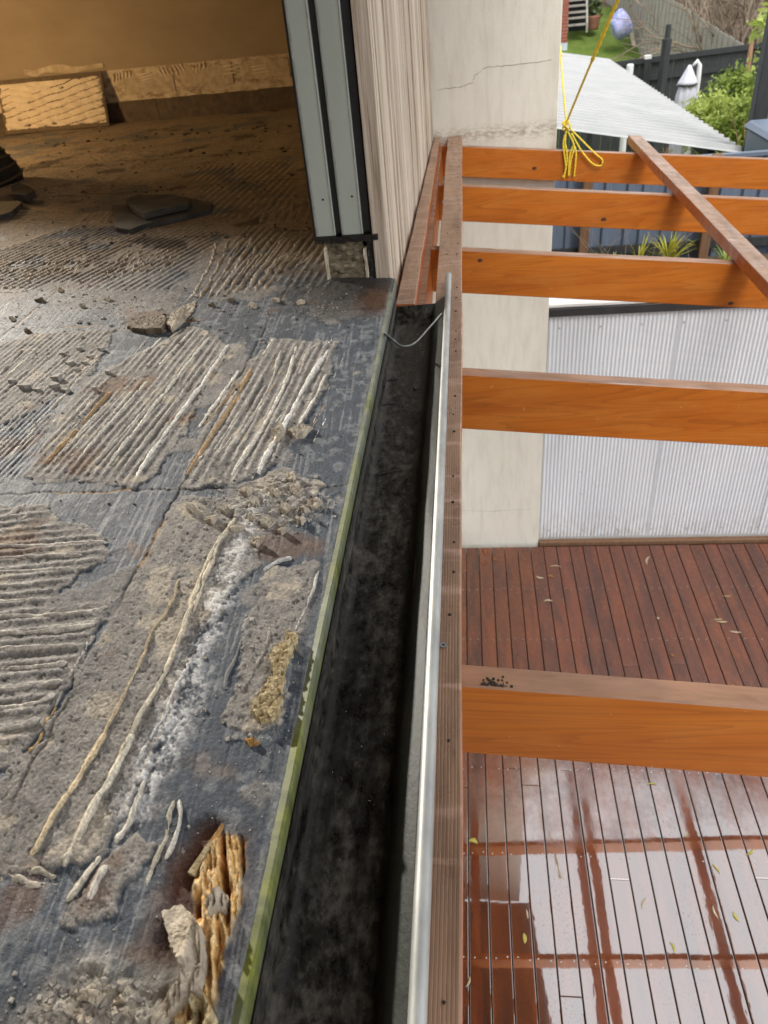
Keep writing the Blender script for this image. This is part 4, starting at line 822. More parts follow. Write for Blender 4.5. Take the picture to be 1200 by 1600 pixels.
# nail holes and a screw on the outer batten
def disc(mb,x,y,z,r,k=8): mb.add([(x+r*math.cos(i*2*math.pi/k),y+r*math.sin(i*2*math.pi/k),z) for i in range(k)]+[(x+r*.7*math.cos(i*2*math.pi/k),y+r*.7*math.sin(i*2*math.pi/k),z-.004) for i in range(k)],[tuple(range(k))]+[(i,(i+1)%k,k+(i+1)%k,k+i) for i in range(k)])
for i in range(46):
    yy=.30+i*.089; 
    if random.random()<.22: continue
    for xo in ((-.034,) if yy<1.9 or i%2 else (-.034,-.066)):
        m_=MB(); disc(m_,xo+random.uniform(-.003,.003),yy+random.uniform(-.035,.035),CZ-.7488,random.uniform(.0014,.0031)); Pg(m_).build('nail_hole',M['hole'],b1) 
p=hit(693,1008,2,CZ-.749); sc=MB(); sc.tube([(p[0],p[1],CZ-.7496),(p[0],p[1],CZ-.7480)],.0052,14); so_=Pg(sc).build('screw',M['steel'],b1)
m_=MB(); disc(m_,p[0],p[1],CZ-.7478,.0018,6); Pg(m_).build('screw_recess',M['hole'],b1)
for px,py in ((692,315),(687,415)):  # bright bolt heads behind the batten
    p=hit(px,py,1,(RY[4] if py<350 else RY[3])-.041); Pg(MB().tube([(p[0],p[1]-.004,p[2]),(p[0],p[1]+.003,p[2])],.006,8)).build('bolt_head',M['steel'],perg)
# dirt pile and specks on the near rafter
dp=thing('dirt_pile','small heap of dark grit on top of the nearest rafter','dirt',loc=(.03,.70,RT(.03)))
mb=MB(); c=hit(772,1068,2,RT(.0)+.0)
for _ in range(70):
    x=c[0]+random.gauss(0,.010); yy=min(max(c[1]+random.gauss(0,.006),.685),.716); r=random.uniform(.0008,.0024); mb.add([(x+a*r,yy+b*r,RT(x)+.0002+r*.5+cc*r*.8) for a,b,cc in iv],if_)
dp.location=(c[0],c[1],RT(c[0])); rel(mb,dp.location).build('grit',M['moist'],dp,kind='stuff')
# ============================================================ LEAVES ON THE DECK
DL=[(740,1313,.045,.025,1.3,0),(820,1466,.045,.018,.05,0),(1004,1410,.055,.009,-.5,1),(1053,1480,.045,.012,.2,0),(1116,1425,.06,.010,.15,1),(1149,1432,.045,.014,.3,0),(1173,1332,.06,.010,-.9,0),(1120,1357,.05,.010,.5,0),(1073,1304,.04,.008,-.6,1),(1018,1224,.05,.008,1.6,0),
  (1128,972,.07,.016,1.5,1),(1122,968,.06,.012,1.6,1),(1149,988,.07,.014,1.4,1),(1136,932,.06,.012,1.5,1),(1010,875,.10,.016,-.4,1),(758,862,.06,.022,.1,2),(756,880,.05,.02,-.5,2),(772,874,.05,.025,.4,2),(843,903,.06,.02,1.2,1),(856,938,.06,.02,1.6,1),(868,884,.09,.012,1.5,1),(860,900,.05,.025,1.3,2),(1148,1075,.05,.016,.5,0),(733,1535,.05,.010,-.4,1),(824,1428,.045,.008,.1,1),(1028,966,.02,.02,.5,1),(1050,1024,.03,.02,.4,2)]
for px,py,L,w_,a,c_ in DL:
    p=hit(px,py,2,.001); put_leaf('fallen_leaf',(p[0],p[1],.0012),L,w_,a,M['leaf_'+'abc'[c_]],['narrow yellow-green leaf lying on the wet deck','pale dry leaf lying on the reddish deck','small brown dead leaf lying on the reddish deck'][c_],'leaf','leaves fallen on the deck',.06,random.uniform(-.5,.5))
# ============================================================ ROPE
rope=thing('yellow_rope','yellow braided rope knotted round the farthest rafter with hanging loops','rope',loc=(.52,4.33,CZ-.80))
Rr=lambda mb:rel(mb,(.52,4.33,CZ-.80))
def cat(pts,k=7):
    v=[Vector(p) for p in pts]; out=[]
    for i in range(len(v)-1):
        p0,p1,p2,p3=v[max(i-1,0)],v[i],v[i+1],v[min(i+2,len(v)-1)]
        for j in range(k): t_=j/k; out.append(.5*((2*p1)+(p2-p0)*t_+(2*p0-5*p1+4*p2-p3)*t_**2+(3*p1-p0-3*p2+p3)*t_**3))
    return out+[v[-1]]
def braid(pts,r,name,k=7):
    c=cat(pts,k); L=0; fine=[c[0]]
    for a,b in zip(c[:-1],c[1:]):
        m_=max(1,int((b-a).length/(r*.9))); fine+=[a.lerp(b,(j+1)/m_) for j in range(m_)]
    rs=[r*(1+.16*math.sin(i*1.57)) for i in range(len(fine))]; Rr(MB().tube(fine,rs,6)).build(name,M['rope'],rope,True)
RF=RY[5]-.040-.008
h_=lambda px,py,y_=RF:tuple(hit(px,py,1,y_))
Kn=h_(885,192); r=.0042
braid([Kn,h_(902,150,4.25),h_(925,95,4.1)],.0055,'strand'); braid([h_(925,95,4.1),h_(942,55,4.02),h_(966,-2,3.92),h_(985,-47,3.84),tuple(hit(1010,-110,1,3.75))],.0085,'strand')
braid([Kn,h_(881,150,4.42),h_(876,88,4.55)],.0046,'strand'); braid([h_(876,88,4.55),h_(873,60,4.65),h_(869,30,4.76),h_(862,-20,4.80),h_(850,-100,4.82)],.0088,'strand')
# knot
braid([(Kn[0]+.016*math.cos(a*1.7)*(1+.3*math.sin(a)),RF-.006+.010*math.sin(a*2.3),Kn[2]-.012+.020*math.sin(a*1.3)) for a in np.linspace(0,13,40)],r,'knot_turn',2)
def wrap(x): return [(x,RF,CZ-.80),(x,RF-.003,CZ-.86),(x+.004,RF-.002,RT(x)-.155),(x+.006,RY[5]-.02,RT(x)-.160),(x+.008,RY[5]+.006,RT(x)-.13),(x+.006,RY[5]+.006,RT(x)-.01),(x+.002,RY[5]-.02,RT(x)+.007),(x,RF,RT(x)+.006)]
wx_=Kn[0]; braid([(wx_,RF,Kn[2]-.02),(wx_-.002,RF,RT(wx_)+.008),(wx_,RY[5]-.02,RT(wx_)+.007)],r,'wrap')
for a in ([(885,205),(880,225),(884,262),(879,277)],[(887,205),(897,228),(892,250),(889,275)],[(888,275),(890,245),(896,228),(900,240),(897,276)],[(881,278),(886,250),(884,226)],[(890,200),(912,222),(930,240),(941,250),(938,259),(925,255),(908,235),(893,208)]):
    braid([h_(px,py,RF-.004*random.random()-.002) for px,py in a],r,'tail')
# ============================================================ LOOSE THINGS ON THE ROOM FLOOR
def lean_frame(xa,xb,yb,h,yt): 
    o=Vector(((xa+xb)/2,yb,FZ+.006)); v=Vector((0,yt-yb,math.sqrt(max(h*h-(yt-yb)**2,.01)))).normalized(); n=v.cross(Vector((1,0,0))).normalized()
    if n.y>0: n=-n
    return o,v,n
o_,v_,n_=lean_frame(-3.10,-2.36,5.352,.325,5.455)
tl=thing('leaning_tile','upturned tile with combed cream adhesive leaning on the back wall','tile',loc=tuple(o_))
def T(u,v,w): q=v_*v+n_*w; return (u,q.y,q.z)
HW,HH=.37,.325
def tbox(mb,u0,u1,v0,v1,w0,w1): return mb.hexa([T(u0,v0,w0),T(u1,v0,w0),T(u1,v1,w0),T(u0,v1,w0),T(u0,v0,w1),T(u1,v0,w1),T(u1,v1,w1),T(u0,v1,w1)])
tbox(MB(),-HW,HW,0,HH,-.010,0).build('tile_body',M['tileback'],tl,bevel=.002)
sq=MB()
for i in range(50):
    for j in range(22):
        u=-HW+.006+i*.01465; v=.005+j*.0145
        if (i<4 or i>45 or j<3 or j>18 or (i<18 and 6<j<14)): tbox(sq,u,u+.0085,v,v+.0085,-.0005,.003)
sq.build('back_studs',M['tileback'],tl,kind='stuff')
# adhesive layer as a relief sheet with a ragged outline
nu,nv2=130,56; uu=np.linspace(-HW+.012,HW-.012,nu); vv=np.linspace(.022,HH-.03,nv2); U,V2=np.meshgrid(uu,vv,indexing='ij'); Uf,Vf=U.ravel(),V2.ravel()
ed=np.minimum(np.minimum(Uf+HW,HW-Uf),np.minimum(Vf,HH-Vf))-.016+.050*(fbm(Uf,Vf,16,4,5)-.5)-.02*(fbm(Uf,Vf,70,2,6)-.4)
ed=np.minimum(ed,.02+0*ed); hole=fbm(Uf*1.,Vf*2.2,11,3,9); msk=sst(-.002,.006,ed)*sst(.20,.26,hole)
grv=.5+.5*np.cos(2*math.pi*((Vf-.22*Uf+.035*fbm(Uf,Vf,5,3,17))/.042)); msk=msk*np.where(fbm(Uf,Vf,4.5,2,18)>.45,sst(.02,.14,grv),1)
lines=.5+.5*np.cos(2*math.pi*((Vf+.16*Uf+.02*fbm(Uf,Vf,9,3,7))/.036)); H=msk*(.003+.010*sst(.35,.75,lines)*sst(.40,.52,fbm(Uf,Vf,6,2,8)+.05)+.005*fbm(Uf,Vf,30,3,3))-.003*(1-msk)
vl=[T(a,b,c) for a,b,c in zip(Uf,Vf,H)]; mb=MB(); mb.v=[tuple(p) for p in vl]; mb.f=[(i*nv2+j,(i+1)*nv2+j,(i+1)*nv2+j+1,i*nv2+j+1) for i in range(nu-1) for j in range(nv2-1) if max(msk[i*nv2+j],msk[(i+1)*nv2+j],msk[i*nv2+j+1],msk[(i+1)*nv2+j+1])>.02]
mb.build('adhesive_layer',M['thinset'],tl,True)
for j in range(3): tbox(MB(),-.30+.2*j*.3,.34,.12+.02*j,.123+.02*j,.0075,.0105).build('adhesive_comb_line',M['thinset'],tl)
def slab(name,pxs,z0,th,label,cat,group=None,mat='slate'):
    poly=[hit(px,py,2,z0+th)[:2] for px,py in pxs]; c=np.mean(poly,0); base=float(np.max(floorz([q[0] for q in poly],[q[1] for q in poly]))) if z0<=FZ+.002 else z0
    mb=MB().prism([(q[0]-c[0],q[1]-c[1]) for q in poly],0,th,.0015); o=mb.build(name,M[mat],None,bevel=.0012); o.location=(c[0],c[1],base); return tag(o,label,cat,group)
slab('slate_tile_shard',[(175,322),(196,321),(300,312),(333,318),(330,328),(225,352),(204,360),(180,356)],FZ,.018,'large broken charcoal slate shard flat on the floor under a smaller piece','tile shard')
slab('slate_tile_shard',[(196,312),(214,304),(270,304),(298,309),(292,318),(224,333),(214,328),(202,319)],FZ+.027,.022,'angular charcoal slate shard lying on top of the large shard','tile shard')
slab('slate_tile_shard',[(-25,318),(28,314),(35,317),(18,332),(-25,344)],FZ,.018,'charcoal slate shard on the floor before the striped bundle','tile shard')
slab('dark_rubble_lump',[(17,293),(30,288),(45,292),(55,299),(40,307),(20,305)],FZ,.03,'flat dark rubble lump beside the striped bundle','rubble')
tag(blob(P([(200,513),(212,500),(232,494),(258,496),(262,508),(255,521),(228,522),(206,519)]),tilt(.012),M['tileback'],'mortar_chunk',None,amp=.006),'dark mortar chunk lying on the combed adhesive bed','mortar chunk')
tag(blob(P([(263,512),(272,495),(290,478),(308,470),(304,484),(286,505),(270,520)]),tilt(.012),M['flake'],'mortar_chunk',None,amp=.006),'thin ochre mortar chunk tilted beside the dark chunk','mortar chunk')
for i,(px,py,s_) in enumerate(((20,598,9),(40,608,12),(90,594,12),(85,606,10),(105,612,8),(110,570,9),(120,580,8),(140,560,7),(125,548,8),(160,548,7),(150,612,5),(60,612,8),(135,570,7),(170,585,6),(100,556,6))):
    x,y=FP(px,py); a=random.uniform(0,3); r=s_*.0011; pl=[(r*math.cos(a+t_)*random.uniform(.7,1.5),r*.7*math.sin(a+t_)*random.uniform(.7,1.2)) for t_ in (0,1.2,2.5,3.6,5)]
    o=MB().prism(pl,0,.006+.004*random.random(),.002).build('mortar_chip',M['chip'],None); o.location=(x,y,float(floorz(x,y)[0])-.001); tag(o,'small pale mortar chip scattered on the grey membrane','mortar chip','mortar chips on the floor')
# striped dark bundle at the left edge
bx,by=hit(-32,262,1,3.72)[0],3.72
bd=thing('striped_cloth_bundle','dark cloth bundle with brown stripes slumped on the room floor','cloth bundle',loc=(bx,by,FZ))
def lumpy(rings,seg,fn): 
    mb=MB()
    for i in range(rings+1):
        for k_ in range(seg): mb.v.append(fn(i/rings,k_/seg*2*math.pi))
    mb.f=[(i*seg+k_,i*seg+(k_+1)%seg,(i+1)*seg+(k_+1)%seg,(i+1)*seg+k_) for i in range(rings) for k_ in range(seg)]+[tuple(range(seg-1,-1,-1)),tuple(rings*seg+k_ for k_ in range(seg))]; return mb
def bfn(t_,a,e=0):
    z_=.40*t_; r=(.155+.03*math.sin(t_*7+1)+.02*math.sin(3*a+t_*5))*math.sqrt(max(.03,1-(t_-.35)**2*1.9)) *(1-.25*sst(.45,.55,np.array(t_))*float(1-sst(.55,.65,np.array(t_))))+e
    return ((r)*math.cos(a)-.02*math.sin(6*t_),r*math.sin(a),z_)
lumpy(26,30,bfn).build('cloth',M['bundle'],bd,True)
for j in range(9):
    t0=.08+j*.1; MB().tube([bfn(t0+.04*math.sin(2*a+j),a,.0015) for a in np.linspace(0,2*math.pi,40)],.006,6,True).build('stripe',M['stripe'],bd,True)
# ============================================================ BEYOND THE DECK
gz=CZ-3.9
def terr(x,y): 
    s_=CZ-2.44+.29*(y-24); return max(gz,s_) if y<27 else CZ-1.57+.11*(y-27)
mb=MB(); tx=np.linspace(-20,40,31); ty=np.r_[np.linspace(7.4,18,8),np.linspace(18.5,27,12),np.linspace(28,90,12)]
mb.v=[(a,b,terr(a,b)+.04*math.sin(a*1.3+b)) for b in ty for a in tx]; mb.f=[(j*31+i,j*31+i+1,j*31+i+32,j*31+i+31) for j in range(len(ty)-1) for i in range(30)]
mb.build('hillside_lawn',M['grass'],None,True,kind='structure')
MB().box(.50,3.5,4.83,6.02,-.29,CZ-2.02).build('garden_bed',M['soil'],kind='structure')
# slate blue fence
bf=thing('slate_blue_steel_fence','slate blue ribbed steel fence with brown posts behind the garden bed','fence',loc=(1.8,6.08,CZ-2.03))
B=lambda mb:rel(mb,(1.8,6.08,CZ-2.03))
xs=.30
while xs<3.6:
    m_=MB(); q=[]; 
    for k_,(dx,dy) in enumerate(((0,0),(.05,0),(.065,-.022),(.10,-.022),(.115,0),(.165,0),(.18,-.022),(.215,-.022),(.23,0),(.28,0))): q.append((xs+dx,6.08+dy))
    m_.v=[(a,b,z_) for z_ in (CZ-2.6,CZ-1.315) for a,b in q]+[(a,b+.002,z_) for z_ in (CZ-2.6,CZ-1.315) for a,b in q]; L=len(q)
    m_.f=[(i,i+1,L+i+1,L+i) for i in range(L-1)]+[(2*L+i+1,2*L+i,3*L+i,3*L+i+1) for i in range(L-1)]+[(L+i,L+i+1,3*L+i+1,3*L+i) for i in range(L-1)]
    B(m_).build('steel_panel',M['bluefence'],bf); xs+=.28
B(MB().box(.3,3.6,6.045,6.10,CZ-1.32,CZ-1.295)).build('top_rail',M['bluefence'],bf); B(MB().box(.3,3.6,6.03,6.056,CZ-1.96,CZ-1.90)).build('bottom_rail',M['charcoal'],bf)
for px in (915,1108):
    p=hit(px,330,1,6.0); B(MB().box(p[0]-.035,p[0]+.035,5.965,6.03,CZ-2.03,CZ-1.28)).build('post',M['brownpost'],bf,bevel=.003)
bxn=hit(1192,226,1,6.4)[0]; bn=thing('slate_blue_bin','slate blue lidded bin behind the blue steel fence','bin',loc=(bxn+.4,6.6,gz))
rel(MB().hexa([(bxn+.08,6.35,gz),(bxn+.75,6.35,gz),(bxn+.75,6.85,gz),(bxn+.08,6.85,gz),(bxn+.03,6.33,CZ-1.29),(bxn+.8,6.33,CZ-1.29),(bxn+.8,6.92,CZ-1.29),(bxn+.03,6.92,CZ-1.29)]),(bxn+.4,6.6,gz)).build('bin_body',M['bluefence'],bn,bevel=.02)
rel(MB().hexa([(bxn,6.3,CZ-1.285),(bxn+.83,6.3,CZ-1.285),(bxn+.83,6.95,CZ-1.285),(bxn,6.95,CZ-1.285),(bxn+.04,6.34,CZ-1.245),(bxn+.79,6.34,CZ-1.245),(bxn+.79,6.91,CZ-1.235),(bxn+.04,6.91,CZ-1.235)]),(bxn+.4,6.6,gz)).build('lid',M['bluefence'],bn,bevel=.01)
# white carport roof
cp=thing('white_carport','white ribbed steel carport roof on posts beyond the blue fence','carport',loc=(0,11,gz))
K=lambda mb:rel(mb,(0,11,gz))
ex=2.46; y0,y1=7.45,14.9; ze=CZ-1.6; zl=(hit(866,85,1,14.9)[2]-ze)/(ex-hit(866,85,1,14.9)[0]); x0=-2.5
ZR=lambda x:ze+zl*(ex-x)
yy=y0; prof=[]
while yy<y1: prof+=[(yy,0),(yy+.10,0),(yy+.112,.036),(yy+.138,.036),(yy+.15,0)]; yy+=.19
m_=MB(); n=len(prof); xs_=np.linspace(x0,ex,8)
m_.v=[(x,b,ZR(x)+c) for x in xs_ for b,c in prof]+[(x,b,ZR(x)+c-.003) for x in xs_ for b,c in prof]; o2=len(xs_)*n
m_.f=[(i*n+k_,(i+1)*n+k_,(i+1)*n+k_+1,i*n+k_+1) for i in range(7) for k_ in range(n-1)]+[(o2+i*n+k_,o2+i*n+k_+1,o2+(i+1)*n+k_+1,o2+(i+1)*n+k_) for i in range(7) for k_ in range(n-1)]+[(7*n+k_,7*n+k_+1,o2+7*n+k_+1,o2+7*n+k_) for k_ in range(n-1)]+[(i*n,(i+1)*n,o2+(i+1)*n,o2+i*n) for i in range(7)]
K(m_).build('roof_sheet',M['roofw'],cp)
scw=MB()
for xc in (ex-.28,ex-1.75):
    yy=y0+.13
    while yy<y1: scw.add([(xc+a*.012,yy+b*.012,ZR(xc)+.030+c*.008) for a,b,c in iv],if_); yy+=.19
K(scw).build('roof_screws',simple('screw_washer',(.2,.2,.2),(.3,.3,.3),9,.6),cp,kind='stuff')
for xc in (ex-.28,ex-1.75,-1.5): K(MB().box(xc-.03,xc+.03,y0+.05,y1-.05,ZR(xc)-.09,ZR(xc)-.012)).build('purlin',M['charcoal'],cp)
for xc in (ex-.3,-1.5):
    for yc in (y0+.2,y1-.2): K(MB().box(xc-.04,xc+.04,yc-.04,yc+.04,gz,ZR(xc)-.09)).build('post',M['charcoal'],cp)
# charcoal board fence beyond it
df=thing('charcoal_board_fence','charcoal stained board fence behind the carport','fence',loc=(4,17,gz))
F_=lambda mb:rel(mb,(4,17,gz)); ya=17.0
z1_=hit(960,95,1,ya)[2]; z2_=hit(1165,68,1,ya)[2]; xa_=hit(960,95,1,ya)[0]; xb_=hit(1165,68,1,ya)[0]; zt=lambda x:z1_+(z2_-z1_)*(x-xa_)/(xb_-xa_)
x=0
while x<8.5:
    d=.012*random.random(); F_(MB().box(x+.004,x+.206,ya+d,ya+d+.02,gz,zt(x)-.02)).build('fence_board',M['charcoal'],df); x+=.21
for dz,hh in ((-.06,.09),(-.36,.09)): F_(MB().hexa([(0,ya-.045,zt(0)+dz-hh/2),(8.5,ya-.045,zt(8.5)+dz-hh/2),(8.5,ya-.001,zt(8.5)+dz-hh/2),(0,ya-.001,zt(0)+dz-hh/2),(0,ya-.045,zt(0)+dz+hh/2),(8.5,ya-.045,zt(8.5)+dz+hh/2),(8.5,ya-.001,zt(8.5)+dz+hh/2),(0,ya-.001,zt(0)+dz+hh/2)])).build('rail',M['charcoal'],df)
p=hit(1012,92,1,16.8); q=F_(MB().box(p[0]-.05,p[0]+.05,16.75,16.85,gz,p[2])).build('post',M['charcoal'],df); F_(MB().box(p[0]-.06,p[0]+.06,16.74,16.86,p[2]+.002,p[2]+.06)).build('post_cap',M['white'],q)
p=hit(1045,38,1,16.4); tag(MB().tube([(p[0],16.4,gz),(p[0],16.4,p[2]-.22),(p[0],16.4,p[2]-.21),(p[0],16.4,p[2])],[.085,.085,.05,.045],8).build('charcoal_pole',M['charcoal']),'tall charcoal pole rising in front of the board fence','pole')
p=hit(985,100,1,15.2); tag(MB().tube([(p[0],15.2,gz),(p[0],15.2,p[2]-.02),(p[0],15.2,p[2])],[.06,.06,.045],10).build('white_vent_pipe',M['white']),'short white vent pipe poking up beside the carport roof','pipe')
# grey paling fence running up the hill
pf=thing('grey_paling_fence','weathered grey paling fence climbing the lawn','fence',loc=(5.4,17.3,CZ-3.6))
def pl(y): x=6.94-.09*y; return x
y=17.25; i=0
while y<28:
    x=pl(y); top=CZ-1.77+.1325*(y-17.5); d=.014*(i%2); b=max(terr(x,y),gz)-.1
    p=[(x-.05+d,y,b),(x-.03+d,y,b),(x-.03+d-.013,y+.142,b),(x-.05+d-.013,y+.142,b)]; dz=.03*random.random()
    rel(MB().hexa(p+[(a,c,top+dz) for a,c,_ in p]),(5.4,17.3,CZ-3.6)).build('paling',M['paling'],pf); y+=.148; i+=1
for dz in (.25,1.0):
    ya_,yb_=17.3,28; rel(MB().hexa([(pl(ya_)-.005,ya_,CZ-1.77-dz-.05),(pl(ya_)+.04,ya_,CZ-1.77-dz-.05),(pl(yb_)+.04,yb_,CZ-.38-dz-.05),(pl(yb_)-.005,yb_,CZ-.38-dz-.05),(pl(ya_)-.005,ya_,CZ-1.77-dz+.05),(pl(ya_)+.04,ya_,CZ-1.77-dz+.05),(pl(yb_)+.04,yb_,CZ-.38-dz+.05),(pl(yb_)-.005,yb_,CZ-.38-dz+.05)]),(5.4,17.3,CZ-3.6)).build('rail',M['paling'],pf)
# umbrella
ub=thing('folded_patio_umbrella','folded lilac-white cantilever umbrella between carport and shrub','umbrella',loc=(3.45,13.5,gz))
U_=lambda mb:rel(mb,(3.45,13.5,gz))
pa=hit(1085,168,1,13.5); pb=hit(1082,96,1,13.5); xp=pa[0]
U_(MB().tube([(xp,13.5,gz),(xp,13.5,pb[2]-.25),(xp-.01,13.5,pb[2]-.06),(xp-.05,13.5,pb[2]),(xp-.11,13.5,pb[2]-.06)],[.035,.035,.034,.03,.02],8)).build('pole',M['white'],ub,True)
cxu=hit(1072,130,1,13.5)[0]; zt_=hit(1074,103,1,13.5)[2]
U_(lumpy(14,28,lambda t_,a:(cxu-.0+(.02+.12*min(1,t_*3.5)**.7*(1+.16*math.cos(8*a+3*t_)))*math.cos(a),13.42+(.02+.12*min(1,t_*3.5)**.7*(1+.22*math.cos(8*a+3*t_)))*math.sin(a)*.8,zt_-1.35*t_))).build('canopy',M['umbrella'],ub,True)
U_(lumpy(6,24,lambda t_,a:(cxu+(.02+.125*t_*(1+.15*math.cos(6*a)))*math.cos(a),13.42+(.02+.12*t_)*math.sin(a)*.9,zt_+.02-.26*t_))).build('vent_flap',M['umbrella'],ub,True)
U_(MB().tube([(cxu+.135*math.cos(a),13.42+.12*math.sin(a),zt_-.24) for a in np.linspace(0,6.283,20)],.014,6,True)).build('tie_band',M['blackpaint'],ub)
# foliage
def leaves(name,c,rad,n,size,mat,parent,seed,clumps=26,droop=0.):
    r=np.random.default_rng(seed); cc=r.normal(size=(clumps,3)); cc/=np.linalg.norm(cc,axis=1)[:,None]; cc*=(r.random((clumps,1))**.45)*.85
    w=r.random(clumps)+.4; idx=r.choice(clumps,n,p=w/w.sum()); p=cc[idx]+r.normal(size=(n,3))*.17; p=p*np.array(rad)+np.array(c)
    a=r.normal(size=(n,3)); a/=np.linalg.norm(a,axis=1)[:,None]; b=np.cross(a,r.normal(size=(n,3))); b/=np.linalg.norm(b,axis=1)[:,None]; s=size*(.6+.8*r.random((n,1)))
    V=np.stack([p-a*s,p+b*s*.42+a*s*.1,p+a*s,p-b*s*.42+a*s*.1],1).reshape(-1,3); me=bpy.data.meshes.new(name); me.from_pydata(V.tolist(),[],[(4*i,4*i+1,4*i+2,4*i+3) for i in range(n)]); me.update(); me.materials.append(mat)
    tn=np.clip(r.random(n)*.7+.3*w[idx]/1.4,0,1); at=me.attributes.new('tint','FLOAT','POINT'); at.data.foreach_set('value',np.repeat(tn,4).astype(np.float32))
    o=bpy.data.objects.new(name,me); COL.objects.link(o); o.parent=parent
    if parent is not None: o.location=-Vector(parent.location)
    return o
def twiggy(mb,p,d,l,r,depth,rg):
    p=Vector(p); d=Vector(d).normalized(); pts=[p]; 
    for i in range(4): d=(d+Vector((rg.uniform(-.25,.25),rg.uniform(-.25,.25),rg.uniform(-.12,.15)))).normalized(); pts.append(pts[-1]+d*l/4)
    mb.tube(pts,[r*(1-.14*i) for i in range(5)],5)
    if depth>0:
        for i in range(3): twiggy(mb,pts[rg.choice([2,3,4])],d+Vector((rg.uniform(-.9,.9),rg.uniform(-.9,.9),rg.uniform(-.5,.7))),l*.68,r*.55,depth-1,rg)
def bush(name,label,cat_,c,rad,n,size,mat,seed,base=None,trunk=None,group=None):
    b=base or (c[0],c[1],terr(c[0],c[1])); t_=thing(name,label,cat_,group,loc=b); rg=random.Random(seed)
    mb=MB(); hgt=c[2]-b[2]; 
    for k_ in range(4): twiggy(mb,(b[0]+rg.uniform(-.05,.05),b[1]+rg.uniform(-.05,.05),b[2]),(rg.uniform(-.35,.35)+(c[0]-b[0])*.5,rg.uniform(-.35,.35),1),hgt*.45,.012+.006*hgt,2,rg)
    rel(mb,b).build('trunk',trunk or M['bark'],t_); leaves('crown',c,rad,n,size,mat,t_,seed); return t_
c=hit(1122,186,1,11.4); bush('leafy_shrub','bright lime-green leafy shrub beside the carport eave','shrub',(c[0],11.4,c[2]-.05),(.52,.5,.42),3600,.040,M['lime'],3)
c=hit(1142,150,1,12.6); bush('leafy_shrub','olive-green bushy shrub behind the lime-green shrub','shrub',(c[0],12.6,c[2]-.10),(.56,.55,.48),3800,.042,M['shrub'],4)
c=hit(1165,195,1,11.0); bush('leafy_shrub','low mixed green shrub at the foot of the dark post','shrub',(c[0],11.0,c[2]-.1),(.45,.4,.4),2200,.038,M['shrub'],5)
c=hit(1046,178,1,14.4); bush('leafy_shrub','small bright shrub showing left of the folded umbrella','shrub',(c[0]+.0,14.4,c[2]-.12),(.2,.3,.3),700,.04,M['lime'],6)
c=hit(1192,55,1,9.6); bush('young_tree','young tree with hanging pale green leaves above the board fence','tree',(c[0]+.22,9.6,c[2]),(.36,.4,.33),900,.045,M['lime'],8,base=(c[0]+.5,9.8,gz))
c=hit(1205,235,1,8.2); bush('leafy_shrub','pale green shrub to the right of the dark post','shrub',(c[0]+.2,8.4,c[2]+.02),(.3,.3,.3),700,.035,M['lime'],12)
tag(MB().box(2.47,2.59,7.44,7.56,gz,CZ+.6).build('dark_post',M['charcoal'],bevel=.006),'thick charcoal post standing behind the blue bin','post')
p=hit(1172,110,1,14.0); tag(MB().tube([(p[0]+.05*math.sin(i),14.0,gz+i*.5) for i in range(6)],[.07,.065,.06,.05,.045,.03],8).build('bare_tree',M['bark'],None,True),'thin reddish leafless young tree in front of the board fence','tree')
rg=random.Random(5)
for i,(x,y) in enumerate(((7.2,19.5),(8.2,21.),(6.6,22.5),(9.3,22.0),(7.6,24),(10.4,24),(8.8,26),(11.5,20.5),(6.3,20.2),(7.0,27))):
    t_=thing('bare_bush','tangled brown leafless bush behind the paling fence','bush','leafless bushes behind the paling fence',loc=(x,y,terr(x,y))); mb=MB()
    for k_ in range(7): twiggy(mb,(x+rg.uniform(-.4,.4),y+rg.uniform(-.4,.4),terr(x,y)),(rg.uniform(-.7,.7),rg.uniform(-.7,.7),1),1.9,.05,3,rg)
    rel(mb,(x,y,terr(x,y))).build('branches',M['twig'],t_)
for i,(x,y,s_) in enumerate(((9,30,2.2),(13,31,2.6),(6.5,32,2.4),(17,28,2.6),(12,26.5,1.6),(3,36,2.4),(0,38,2.6),(22,33,3))):
    bush('dense_bush',['dark brown-green dense bush high on the bank','shadowy olive dense bush at the top of the bank'][i%2],'bush',(x,y,terr(x,y)+s_*.5),(s_,s_*.8,s_*.75),3500,.11,M['deep'],30+i,group='dense bushes on the bank')
# strappy plants and stalks in the garden bed
def strap(label,px,n,h,seed,mat,spread=.16,y_=5.75):
    p=hit(px,395,1,y_); rg=random.Random(seed); z0=CZ-2.02; t_=thing('strappy_plant',label,'plant',loc=(p[0],y_,z0)); mb=MB(); tint=[]
    for k_ in range(n):
        a=rg.uniform(0,6.28); l=h*rg.uniform(.6,1.1); out=spread*rg.uniform(.3,1.2); w_=rg.uniform(.006,.011); b0=len(mb.v); tt=rg.random()
        for i in range(6):
            f=i/5; x=out*f**1.6*math.cos(a); yv=out*f**1.6*math.sin(a); zz=l*(f-.25*f**3*rg.uniform(.6,1.3)); ww=w_*(1-f**2)+.0006
            mb.v+=[(x-ww*math.sin(a),yv+ww*math.cos(a),zz),(x+ww*math.sin(a),yv-ww*math.cos(a),zz)]
        mb.f+=[(b0+2*i,b0+2*i+1,b0+2*i+3,b0+2*i+2) for i in range(5)]; tint+=[tt]*12
    me=mb.mesh('blades'); at=me.attributes.new('tint','FLOAT','POINT'); at.data.foreach_set('value',tint); me.materials.append(mat); o=bpy.data.objects.new('blades',me); COL.objects.link(o); o.parent=t_
strap('large yellow-green strappy plant against the slate blue fence',1045,70,.34,2,M['strap'],.20)
